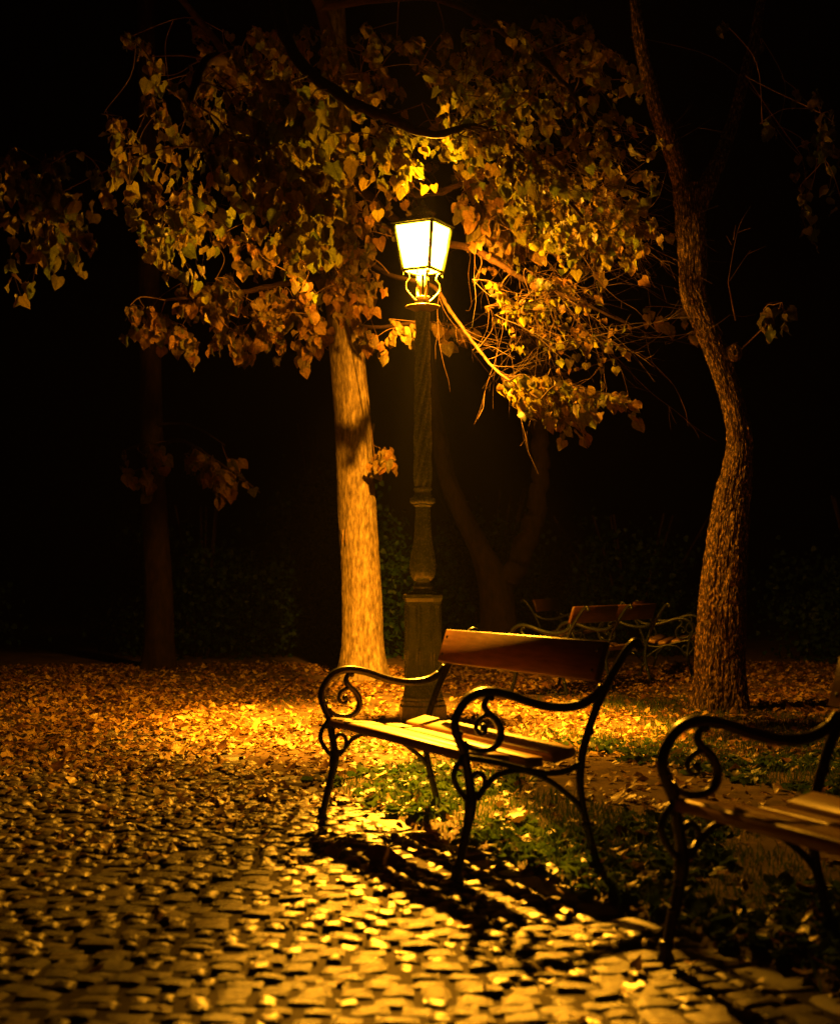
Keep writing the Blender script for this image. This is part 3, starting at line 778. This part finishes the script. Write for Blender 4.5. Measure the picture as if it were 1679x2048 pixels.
# ------------------------------------------------------------------ street lamp
lamp = empty('street_lamp', (LAMP.x, LAMP.y, 0), 0, label='old cast iron street lamp with twisted column and glowing four sided lantern', cat='street lamp')
OCT = math.radians(22.5)
def octo(prof, name, m=M['lamp_iron']):
    mb = MB(); n = 8; V = []; Fc = []
    for (r, z) in prof:
        rc = r / math.cos(OCT)
        V += [(rc * math.cos(OCT + i * math.pi / 4 + .17), rc * math.sin(OCT + i * math.pi / 4 + .17), z) for i in range(n)]
    for k in range(len(prof) - 1):
        Fc += [(k * n + i, k * n + (i + 1) % n, (k + 1) * n + (i + 1) % n, (k + 1) * n + i) for i in range(n)]
    Fc += [tuple(range(n - 1, -1, -1)), tuple((len(prof) - 1) * n + i for i in range(n))]
    mb.add(V, Fc); return sharp(mb.build(name, m, lamp), 20)
octo([(.172, -.02), (.172, .014), (.160, .02), (.160, .160), (.152, .172)], 'plinth')
ped = octo([(.150, .172), (.150, .196), (.140, .205), (.140, .222), (.133, .232), (.126, .262), (.124, .90), (.130, .915), (.134, .925), (.134, .948), (.120, .956)], 'pedestal')
for i in range(8):
    a = OCT * 0 + i * math.pi / 4 + .17 + math.pi / 4 * 0
    nrm = Vector((math.cos(a + 0), math.sin(a + 0), 0)); tg = Vector((-nrm.y, nrm.x, 0)); mb = MB()
    # raised frame round a sunk panel on each face
    w = .124 * math.tan(OCT) - .007
    for s_ in (-1, 1):
        c = nrm * .1245 + tg * s_ * (w - .004)
        mb.tube([c + Vector((0, 0, .30)), c + Vector((0, 0, .875))], .0042, 6)
        c = nrm * .1245 + tg * s_ * (w - .016)
        mb.tube([c + Vector((0, 0, .315)), c + Vector((0, 0, .86))], .0022, 5)
    for z in (.30, .875):
        mb.tube([nrm * .1245 + tg * (w - .004) + Vector((0, 0, z)), nrm * .1245 - tg * (w - .004) + Vector((0, 0, z))], .0042, 6)
    mb.build('panel_moulding', M['lamp_iron'], ped)
mb = MB(); mb.lathe([(.10, .956), (.10, .966), (.072, .975), (.062, .99), (.070, 1.0), (.070, 1.012), (.052, 1.022), (.050, 1.045), (.060, 1.055)], 28)
mb.build('neck_ring', M['lamp_iron'], lamp)
def flut(k, amp, tw=0.0): return lambda a, z: 1 + amp * math.cos(k * (a + tw * z))
mb = MB()
pr = []
for i in range(46):
    u = i / 45; z = 1.05 + u * .53
    r = np.interp(u, [0, .04, .12, .22, .34, .55, .8, 1], [.058, .075, .088, .090, .080, .062, .053, .050]); pr.append((float(r), z))
def leafy(a, z):
    q = (z - 1.05) / .53
    return 1 + .05 * math.cos(8 * a) + (.06 * abs(math.sin(4 * a + q * 1.2)) if q < .45 else .03 * abs(math.sin(8 * a)))
mb.lathe(pr, 96, mod=leafy); mb.build('vase', M['lamp_iron'], lamp)
mb = MB(); mb.lathe([(.052, 1.575), (.066, 1.585), (.074, 1.598)], 32)
mb.lathe([(.074, 1.598), (.088, 1.607), (.090, 1.635), (.076, 1.648)], 96, mod=flut(16, .035))
mb.lathe([(.068, 1.648), (.068, 1.66), (.058, 1.668), (.058, 1.69), (.068, 1.70), (.066, 1.715), (.054, 1.722)], 32)
mb.build('capital_ring', M['lamp_iron'], lamp)
mb = MB(); pr = [(float(np.interp(i / 130, [0, .04, .3, 1], [.054, .060, .058, .046])), 1.72 + i / 130 * 1.27) for i in range(131)]
mb.lathe(pr, 132, mod=lambda a, z: 1 + .42 * abs(math.sin(3 * (a - (z - 1.72) * 4.6))) - .27)
mb.build('twisted_column', M['lamp_iron'], lamp)
mb = MB(); mb.lathe([(.045, 2.985), (.100, 3.012), (.124, 3.020), (.125, 3.026), (.10, 3.032), (.05, 3.036)], 36); mb.build('drip_disc', M['brass'], lamp)
mb = MB(); mb.lathe([(.046, 3.032), (.046, 3.05), (.038, 3.055), (.038, 3.085), (.048, 3.09), (.048, 3.097), (.03, 3.10)], 24); mb.build('cup', M['brass'], lamp)
CA = math.radians(-90 + 17.2)      # direction of the nearest lantern corner (towards the camera, a little right)
ZB, ZT, HB, HT = 3.290, 3.604, .1025, .150   # glass bottom/top height and half sides
def corner(k, half, z):
    a = CA + k * math.pi / 2; r = half * math.sqrt(2)
    return Vector((r * math.cos(a), r * math.sin(a), z))
for k in range(4):
    a = CA + k * math.pi / 2 + math.pi / 4 * 0
    dr = Vector((math.cos(a), math.sin(a), 0))
    P = [dr * .042 + Vector((0, 0, 3.068)), dr * .062 + Vector((0, 0, 3.075)), dr * .098 + Vector((0, 0, 3.11)), dr * .128 + Vector((0, 0, 3.150)), dr * .126 + Vector((0, 0, 3.19)), dr * .103 + Vector((0, 0, 3.225)), dr * .112 + Vector((0, 0, 3.262)), dr * .13 + Vector((0, 0, 3.272))]
    mb = MB(); mb.tube(smooth_path(P, 5), .0062, 7, sx=1.5, side=Vector((-dr.y, dr.x, 0))); mb.build('scroll_bracket', M['brass'], lamp)
mb = MB(); mb.tube([(-.016, 0, 3.09), (-.016, 0, 3.27)], .0085, 8); mb.tube([(.014, .01, 3.09), (.014, .01, 3.27)], .0055, 8); mb.build('gas_pipe', M['brass'], lamp)
mb = MB()
def bar(a, b, r): mb.tube([a, b], r, 4)
for k in range(4):
    bar(corner(k, HB + .004, ZB - .006), corner(k, HT + .004, ZT + .006), .018)
    bar(corner(k, HB + .004, ZB - .004), corner(k + 1, HB + .004, ZB - .004), .013)
    bar(corner(k, HT + .005, ZT + .006), corner(k + 1, HT + .005, ZT + .006), .014)
    c = corner(k, HB + .004, ZB)
    mb.lathe([(.004, -.05), (.007, -.035), (.003, -.022), (.006, -.010)], 8, (c.x, c.y, c.z))
frame = mb.build('lantern_frame', M['lamp_iron'], lamp)
for k in range(4):
    V = [corner(k, HB, ZB), corner(k + 1, HB, ZB), corner(k + 1, HT, ZT), corner(k, HT, ZT)]
    mb = MB(); inn = [Vector((v.x * .975, v.y * .975, v.z)) for v in V]
    mb.add(V, [(0, 1, 2, 3)]); mb.build('pane', M['pane'], frame, smooth=False)
mb = MB(); V = []
ring = [(HT + .016, ZT + .008), (HT + .022, ZT + .012), (HT + .022, ZT + .018), (.075, ZT + .075), (.060, ZT + .085), (.060, ZT + .105), (.075, ZT + .108), (.03, ZT + .15)]
for h_, z in ring: V += [corner(k, h_, z) for k in range(4)]
Fc = []
for j in range(len(ring) - 1): Fc += [(j * 4 + i, j * 4 + (i + 1) % 4, (j + 1) * 4 + (i + 1) % 4, (j + 1) * 4 + i) for i in range(4)]
Fc += [(0, 3, 2, 1), tuple((len(ring) - 1) * 4 + i for i in range(4))]
mb.add(V, Fc); roof = sharp(mb.build('roof', M['lamp_iron'], lamp), 15)
for k in range(4):
    mb = MB(); a = CA + k * math.pi / 2 + .35; c = Vector((.052 * math.cos(a), .052 * math.sin(a), ZT + .112))
    mb.lathe([(.012, -.02), (.013, .0), (.008, .022), (.002, .030)], 10, tuple(c)); mb.build('vent_knob', M['lamp_iron'], roof)
mb = MB(); mb.lathe([(.02, ZT + .148), (.026, ZT + .16), (.012, ZT + .17), (.016, ZT + .185), (.002, ZT + .205)], 16); mb.build('finial', M['lamp_iron'], roof)
bd = bpy.data.lights.new('lamp_light', 'POINT'); bd.energy = LAMP_POWER; bd.color = LAMP_COL; bd.shadow_soft_size = 0.055
# made-up beam shape, no reflector: strong down and fore-and-aft, sides and top dimmed
bd.use_nodes = True; nt = bd.node_tree; N = nt.nodes; L = nt.links
em = N['Emission']; em.inputs['Color'].default_value = (1, 1, 1, 1)
tc = N.new('ShaderNodeTexCoord'); sx = N.new('ShaderNodeSeparateXYZ'); L.new(tc.outputs['Normal'], sx.inputs[0])
mr = ramp(N, [(0.0, (1, 1, 1)), (0.15, (1, 1, 1)), (0.27, (.60, .60, .60)), (0.38, (.42, .42, .42)), (0.5, (.36, .36, .36)), (0.56, (.15, .15, .15)), (0.66, (.035, .035, .035)), (1.0, (.015, .015, .015))])
h = N.new('ShaderNodeMath'); h.operation = 'MULTIPLY_ADD'; L.new(sx.outputs['Z'], h.inputs[0]); h.inputs[1].default_value = 0.5; h.inputs[2].default_value = 0.5
L.new(h.outputs[0], mr.inputs[0])
xr = N.new('ShaderNodeMath'); xr.operation = 'MULTIPLY_ADD'; L.new(sx.outputs['Y'], xr.inputs[0]); xr.inputs[1].default_value = 0.06; L.new(sx.outputs['X'], xr.inputs[2])
xp = N.new('ShaderNodeMath'); xp.operation = 'MULTIPLY'; L.new(xr.outputs[0], xp.inputs[0]); xp.inputs[1].default_value = 3.5
xn = N.new('ShaderNodeMath'); xn.operation = 'MULTIPLY'; L.new(xr.outputs[0], xn.inputs[0]); xn.inputs[1].default_value = -1.3
x3 = N.new('ShaderNodeMath'); x3.operation = 'MAXIMUM'; L.new(xp.outputs[0], x3.inputs[0]); L.new(xn.outputs[0], x3.inputs[1])
fx = N.new('ShaderNodeMapRange'); fx.interpolation_type = 'SMOOTHSTEP'; fx.inputs['From Min'].default_value = 0.09; fx.inputs['From Max'].default_value = 0.21; fx.inputs['To Min'].default_value = 0.0; fx.inputs['To Max'].default_value = 0.91
L.new(x3.outputs[0], fx.inputs['Value'])
wz = N.new('ShaderNodeMapRange'); wz.interpolation_type = 'SMOOTHSTEP'; wz.inputs['From Min'].default_value = -0.965; wz.inputs['From Max'].default_value = -0.80
L.new(sx.outputs['Z'], wz.inputs['Value'])
dm = N.new('ShaderNodeMath'); dm.operation = 'MULTIPLY'; L.new(fx.outputs[0], dm.inputs[0]); L.new(wz.outputs[0], dm.inputs[1])
om = N.new('ShaderNodeMath'); om.operation = 'SUBTRACT'; om.inputs[0].default_value = 1.0; L.new(dm.outputs[0], om.inputs[1])
mu = N.new('ShaderNodeMath'); mu.operation = 'MULTIPLY'; L.new(mr.outputs[0], mu.inputs[0]); L.new(om.outputs[0], mu.inputs[1]); L.new(mu.outputs[0], em.inputs['Strength'])
bo = bpy.data.objects.new('lamp_light', bd); COL.objects.link(bo); bo.parent = lamp; bo.location = (0, 0, 3.50)
mb = MB(); mb.lathe([(.012, 3.30), (.016, 3.32), (.012, 3.345)], 12); mb.build('burner', M['brass'], lamp)

# ------------------------------------------------------------------ benches
PR = {
 'arm': [(.034, .445), (.012, .49), (-.002, .531), (.0, .567), (.018, .602), (.045, .632), (.084, .650), (.126, .655), (.172, .649), (.224, .636), (.286, .614), (.349, .598), (.402, .590), (.456, .590), (.51, .600), (.555, .622), (.592, .66)],
 'post': [(.752, .800), (.748, .818), (.730, .822), (.698, .793), (.664, .746), (.62, .681), (.583, .615), (.560, .570), (.541, .523), (.522, .472), (.508, .426), (.499, .361), (.496, .314), (.500, .268), (.508, .221), (.520, .173), (.536, .116), (.556, .050), (.570, 0)],
 'scroll': [(.137, .653), (.124, .637), (.114, .622), (.111, .604), (.126, .583), (.152, .561), (.172, .529), (.175, .496), (.162, .470), (.136, .455), (.095, .452), (.055, .463), (.030, .488)],
 'spiral': [(.150, .563), (.128, .574), (.106, .570), (.085, .555), (.078, .532), (.088, .513), (.108, .510), (.117, .525), (.104, .538)],
 'rail': [(.030, .430), (.09, .420), (.167, .404), (.244, .383), (.322, .364), (.391, .357), (.455, .366), (.502, .390)],
 'brace': [(.085, .285), (.10, .305), (.131, .34), (.166, .363), (.218, .373), (.27, .370), (.327, .352), (.385, .321), (.433, .286), (.475, .251), (.514, .200)],
 'fleg': [(.034, .445), (.044, .385), (.052, .339), (.058, .294), (.056, .255), (.050, .212), (.034, .150), (.020, .095), (.006, .035), (.002, 0)],
 'loop': [(.026, .430), (.000, .396), (-.008, .361), (.006, .328), (.026, .300), (.047, .280)],
 'loop2': [(.056, .352), (.080, .374), (.106, .362), (.113, .333), (.100, .306), (.076, .30)],
}
def fprof(mb, key, r, x, n=8, sx=1.25, rr=None):
    P = smooth_path([(x, d, h) for d, h in PR[key]], 5); m = len(P)
    R = [r * (rr(i / (m - 1)) if rr else 1) for i in range(m)]
    mb.tube(P, R, n, sx=sx, side=(1, 0, 0))
FR_CACHE = {}
def frame_meshes():
    if FR_CACHE: return FR_CACHE
    mb = MB(); fprof(mb, 'rail', .0115, 0); fprof(mb, 'brace', .0105, 0)
    mb.tube([(-.001, .034, .40), (-.001, .034, .46)], .016, 8); FR_CACHE['side_frame'] = mb.build('side_frame', M['iron'], mesh_only=True)
    mb = MB(); fprof(mb, 'arm', .0155, 0, 10)
    P = smooth_path([(0, d, h + .012) for d, h in PR['arm'][3:-1]], 5); mb.tube(P, .007, 6, sx=2.6, side=(1, 0, 0))
    mb.lathe([(.012, -.012), (.021, -.006), (.021, .004), (.012, .010)], 10, (0, .006, .515)); FR_CACHE['armrest'] = mb.build('armrest', M['iron'], mesh_only=True)
    mb = MB(); fprof(mb, 'scroll', .0105, 0, rr=lambda u: .8 + .5 * math.sin(math.pi * u)); fprof(mb, 'spiral', .009, 0, rr=lambda u: 1.1 - .35 * u)
    mb.lathe([(.004, -.013), (.012, -.008), (.014, 0), (.012, .008), (.004, .013)], 8, (0, .107, .532)); mb.lathe([(.004, -.012), (.013, -.006), (.013, .006), (.004, .012)], 8, (0, .138, .634))
    FR_CACHE['scroll'] = mb.build('scroll', M['iron'], mesh_only=True)
    mb = MB(); fprof(mb, 'fleg', .0165, 0, rr=lambda u: .95 + (.35 * math.exp(-((u - .42) / .12) ** 2)) - .15 * max(0, u - .6)); fprof(mb, 'loop', .010, 0); fprof(mb, 'loop2', .009, 0)
    mb.tube([(0, .050, .29), (0, .085, .285), (0, .110, .32)], .012, 8); mb.lathe([(.026, 0), (.026, .012), (.018, .03), (.022, .05), (.017, .06)], 10, (0, .003, 0))
    for z, y in ((.215, .051), (.140, .032)): mb.lathe([(.015, -.012), (.021, 0), (.015, .012)], 10, (0, y, z))
    FR_CACHE['front_leg'] = mb.build('front_leg', M['iron'], mesh_only=True)
    mb = MB(); fprof(mb, 'post', .0145, 0, 10, rr=lambda u: .85 + .25 * min(1, u * 4) - .15 * u)
    mb.lathe([(.024, 0), (.024, .012), (.016, .03)], 10, (0, .568, 0)); mb.lathe([(.006, -.016), (.018, -.008), (.02, 0), (.018, .008), (.006, .016)], 10, (0, .750, .800))
    for y, z in ((.536, .50), (.522, .165)): mb.lathe([(.014, -.014), (.021, 0), (.014, .014)], 10, (0, y, z))
    FR_CACHE['back_leg'] = mb.build('back_leg', M['iron'], mesh_only=True)
    return FR_CACHE
SLATS = [(.022, .118, .452, .442), (.134, .226, .436, .426), (.285, .362, .415, .413), (.392, .492, .421, .447)]   # d0, d1, top heights
def make_bench(loc, yaw, frames, label, group='park benches'):
    e = empty('park_bench', loc, yaw, label=label, cat='bench', group=group)
    Lb = frames[-1]; fm = frame_meshes()
    for s in frames:
        fr = link('side_frame', fm['side_frame'], e); fr.location = (s, 0, 0)
        for k in ('armrest', 'scroll', 'front_leg', 'back_leg'): link(k, fm[k], fr)
    from mathutils import Matrix
    for i, (d0, d1, h0, h1) in enumerate(SLATS):
        an = math.atan2(h1 - h0, d1 - d0); c = (d0 + d1) / 2, (h0 + h1) / 2 - .018
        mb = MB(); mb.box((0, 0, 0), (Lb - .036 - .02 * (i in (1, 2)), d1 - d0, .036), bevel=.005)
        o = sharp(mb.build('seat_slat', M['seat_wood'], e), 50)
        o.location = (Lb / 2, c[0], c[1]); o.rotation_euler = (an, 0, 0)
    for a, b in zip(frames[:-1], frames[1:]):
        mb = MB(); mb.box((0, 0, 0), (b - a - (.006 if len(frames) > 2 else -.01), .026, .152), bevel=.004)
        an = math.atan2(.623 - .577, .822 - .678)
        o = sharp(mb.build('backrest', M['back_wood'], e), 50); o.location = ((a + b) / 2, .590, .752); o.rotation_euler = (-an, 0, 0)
        for s in (a + .03, b - .03):
            for z in (-.04, .04):
                mb = MB(); mb.lathe([(.008, -.004), (.008, .002), (.004, .005)], 8)
                q = mb.build('bolt', M['iron'], o); q.location = (s - (a + b) / 2, -.013, z); q.rotation_euler = (math.pi / 2, 0, 0)
    return e
make_bench((-.429, 6.291, 0), -1.16, [0, 1.388], 'nearest whole bench with scrolled iron arms and lit slats, in front of the lamp')
make_bench((.672, 3.97, 0), -1.19, [0, 1.388], 'blurred dark bench cut off by the right edge in the foreground')
make_bench((1.80, 14.43, 0.0), math.radians(-120), [0, 1.0, 2.0], 'long three framed bench seen from behind, left of the gnarled tree')
make_bench((1.94, 16.9, 0.0), math.radians(73), [0, 1.39], 'farthest bench seen end on, left of the long bench')
make_bench((2.85, 14.95, 0.0), math.radians(75), [0, 1.39], 'distant bench half hidden behind the gnarled trunk')

# ------------------------------------------------------------------ grass and herbs
def patch_density(x, y):
    w, t = wt(x, y)
    n = noise3(x * 1.7, y * 1.7, 7.3) * .5 + noise3(x * 4.3, y * 4.3, 3.1) * .5
    d = np.clip((w - 2.42) / .08, 0, 1) * np.clip((3.45 + n * .5 - w) / .25, 0, 1) * (t > -7.3 + n * .6)
    d2 = np.clip((w - 4.35 - n * .3) / .2, 0, 1) * np.clip((5.9 + n * .6 - w) / .3, 0, 1) * (y < 9.6 + n)
    d3 = np.exp(-(((x - 1.95) / .75) ** 2 + ((y - 11.7) / 1.0) ** 2) ** 2)
    d4 = ((x > 1.6) & (y < 11) & (w > 5.2)) * .7
    d5 = np.clip(n * 2.2 - .55, 0, 1) * (w > 2.6) * .5
    return np.clip(np.maximum.reduce([d, d2 * .9, d3 * .9, d4, d5]), 0, 1)
def build_grass():
    N_ = 150000
    x = rng.uniform(-1.2, 4.6, N_); y = rng.uniform(2.6, 13.5, N_)
    keep = rng.random(N_) < patch_density(x, y) * np.clip(1.1 - (y - 4) / 16, .35, 1)
    px = 839.5 + F_PX * x / y
    keep &= (px > -100) & (px < 1900)
    x, y = x[keep], y[keep]
    x = x + 0.03 * rng.standard_normal(len(x)); n = len(x)
    z = ground_h(x, y)
    w, t = wt(x, y)
    h = rng.uniform(.02, .065, n) * (1 + .5 * noise3(x * 2, y * 2, 1)); a = rng.uniform(0, 6.28, n)
    lean = rng.uniform(.15, 1.0, n); la = rng.uniform(0, 6.28, n); bw = rng.uniform(.0014, .0030, n)
    dx, dy = np.cos(a) * bw, np.sin(a) * bw; lx, ly = np.cos(la) * lean * h, np.sin(la) * lean * h
    B = np.stack([np.stack([x - dx, y - dy, z - .004], 1), np.stack([x + dx, y + dy, z - .004], 1),
                  np.stack([x + dx * .8 + lx * .35, y + dy * .8 + ly * .35, z + h * .6], 1), np.stack([x - dx * .8 + lx * .35, y - dy * .8 + ly * .35, z + h * .6], 1),
                  np.stack([x + lx + dx * .1, y + ly + dy * .1, z + h], 1), np.stack([x + lx - dx * .1, y + ly - dy * .1, z + h], 1)], 1).reshape(-1, 3)
    k = np.arange(n) * 6
    F = np.concatenate([np.stack([k, k + 1, k + 2, k + 3], 1), np.stack([k + 3, k + 2, k + 4, k + 5], 1)])
    o = link('grass', mesh_np('grass', B, F, M['grass'], smooth=False)); tag(o, 'short grass blades growing in patches on the verge and around the benches', 'grass', kind='stuff')
    # broad leaved herbs
    N_ = 20000
    x = rng.uniform(-.6, 3.0, N_); y = rng.uniform(3.2, 9, N_); keep = rng.random(N_) < patch_density(x, y)
    x, y = x[keep], y[keep]; z = ground_h(x, y)
    cx = np.round(x / .11) * .11 + .03 * np.sin(y * 40); cy = np.round(y / .11) * .11 + .03 * np.sin(x * 37)
    g = noise3(cx * 3, cy * 3, 5) > -.1; x, y, z, cx, cy = x[g], y[g], z[g], cx[g], cy[g]; n = len(x)
    ang = rng.uniform(0, 6.28, n); up = rng.uniform(.2, 1.3, n)
    yv = np.stack([np.cos(ang), np.sin(ang), up], 1); nv = np.stack([-np.cos(ang) * up, -np.sin(ang) * up, np.ones(n)], 1) + rng.normal(0, .35, (n, 3))
    me = scatter(HEART_LO, np.stack([cx, cy, z + .004], 1), yv, nv, rng.uniform(.030, .078, n), M['grass'], 'herbs')
    o = link('herbs', me); tag(o, 'low broad leaved weeds growing among the grass under the bench', 'weeds', kind='stuff')
build_grass()

# ------------------------------------------------------------------ fallen leaves
def build_litter():
    N_ = 85000
    x = rng.uniform(-6.0, 5.0, N_); y = rng.uniform(2.8, 18.5, N_)
    px = 839.5 + F_PX * x / y
    w, t = wt(x, y)
    edge_far = 17.6 + .5 * noise3(x, 0, 0)
    dens = np.interp(y, [2.8, 4.5, 5.4, 6.2, 7.2, 8.5, 10, 18], [.012, .025, .09, .22, .45, .8, 1.0, 1.0])
    onpath = (w > W0 - .3) & (w < W1 + .1)
    dens = np.where(onpath, dens, np.maximum(dens * .9, .38))
    dens *= np.where(w > 3.0, .62, 1.0)
    dens *= 1 - .55 * patch_density(x, y)
    cl = noise3(x * 1.1, y * 1.1, 4) * .5 + noise3(x * 3, y * 3, 9) * .5
    dens *= np.clip(1.0 + cl * 1.4, .25, 1.6)
    keep = (rng.random(N_) < dens) & (px > -60) & (px < 1740) & (y < edge_far) & (w > .3)
    x, y = x[keep], y[keep]; n = len(x)
    size = np.clip(rng.lognormal(math.log(.040), .33, n), .016, .085)
    w, t = wt(x, y)
    z = np.where((w > .4) & (w < W1 + .12), .006, ground_h(x, y) + .004) + rng.uniform(0, .012, n) + .008 * np.clip(patch_density(x, y), 0, 1) * rng.uniform(0, 2, n)
    a = rng.uniform(0, 6.28, n); tilt = rng.normal(0, .10, n)
    big = rng.random(n) < .12; tilt[big] *= 2.6
    yv = np.stack([np.cos(a), np.sin(a), tilt], 1)
    nv = np.stack([rng.normal(0, .28, n), rng.normal(0, .28, n), np.where(rng.random(n) < .5, 1.0, -1.0)], 1)
    down = nv[:, 2] < 0
    z = z + np.where(down, size * .22, 0) + np.abs(tilt) * size * .3
    pos = np.stack([x, y, z], 1)
    key = size / y; order = np.argsort(-key)
    single = order[:260]
    ms = [mesh_np('fallen_leaf', V, F, M['litter'], uv) for V, F, uv in DRY]
    for i in single:
        wi, ti = wt(x[i], y[i]); o = link('fallen_leaf', ms[int(rng.integers(8))])
        o.matrix_world = frame_matrix(pos[i], yv[i], nv[i], size[i])
        if wi < W1 + .12: tag(o, 'small curled fallen leaf lying on the cobbled path', 'leaf', 'fallen leaves on the cobbles')
        else: tag(o, 'small curled fallen leaf lying in the grass verge', 'leaf', 'fallen leaves in the verge')
    rest = np.ones(n, bool); rest[single] = False
    near = rest & (y < 9)
    me = scatter(DRY_LO, pos[rest], yv[rest], nv[rest], size[rest], M['litter'], 'leaf_litter')
    o = link('leaf_litter', me); tag(o, 'carpet of dry fallen leaves covering the ground around the lamp', 'leaf litter', kind='stuff')
    # a few large ones that stand out
    for p, lab, s, yv_, nv_ in [(at(742, 1728, 5.30), 'large crumpled leaf standing on the cobbles below the bench', .12, (.9, .1, .25), (.1, -1, .6)),
                                (at(1240, 1690, 5.65), 'large pale leaf lying in the grass right of the bench', .13, (1, .2, .1), (0, -.6, 1)),
                                (at(1350, 1822, 4.53), 'blurred leaf on the cobbles in the shadow beside the foreground bench', .08, (1, .1, .1), (0, -.5, 1)),
                                (at(1032, 1592, 6.95), 'pale leaf in the weeds between the bench legs', .10, (1, -.1, .1), (.1, -.6, 1))]:
        o = link('fallen_leaf', ms[2]); D_ = p.y
        gz = float(ground_h(np.array([p.x]), np.array([D_]))[0])
        o.matrix_world = frame_matrix((p.x, p.y, max(gz, 0) + .012), yv_, nv_, s); tag(o, lab, 'leaf')
build_litter()

# ------------------------------------------------------------------ added mist standing in for lens bloom
if BLOOM_HAZE > 0:
    mb = MB(); mb.box((0, 60, 6.0), (320, 340, 14.4)); me = mb.build('bloom_haze', None, mesh_only=True, smooth=False)
    m = bpy.data.materials.new('bloom_air'); m.use_nodes = True; nt = m.node_tree
    nt.nodes.remove(nt.nodes['Principled BSDF'])
    v = nt.nodes.new('ShaderNodeVolumePrincipled'); v.inputs['Density'].default_value = BLOOM_HAZE; v.inputs['Color'].default_value = (.9, .9, .9, 1); v.inputs['Anisotropy'].default_value = 0.3
    nt.links.new(v.outputs[0], nt.nodes['Material Output'].inputs['Volume'])
    me.materials.append(m); o = link('bloom_haze', me); o['kind'] = 'stuff'; o['label'] = 'thin added mist standing in for lens bloom around the lantern'; o['category'] = 'mist'
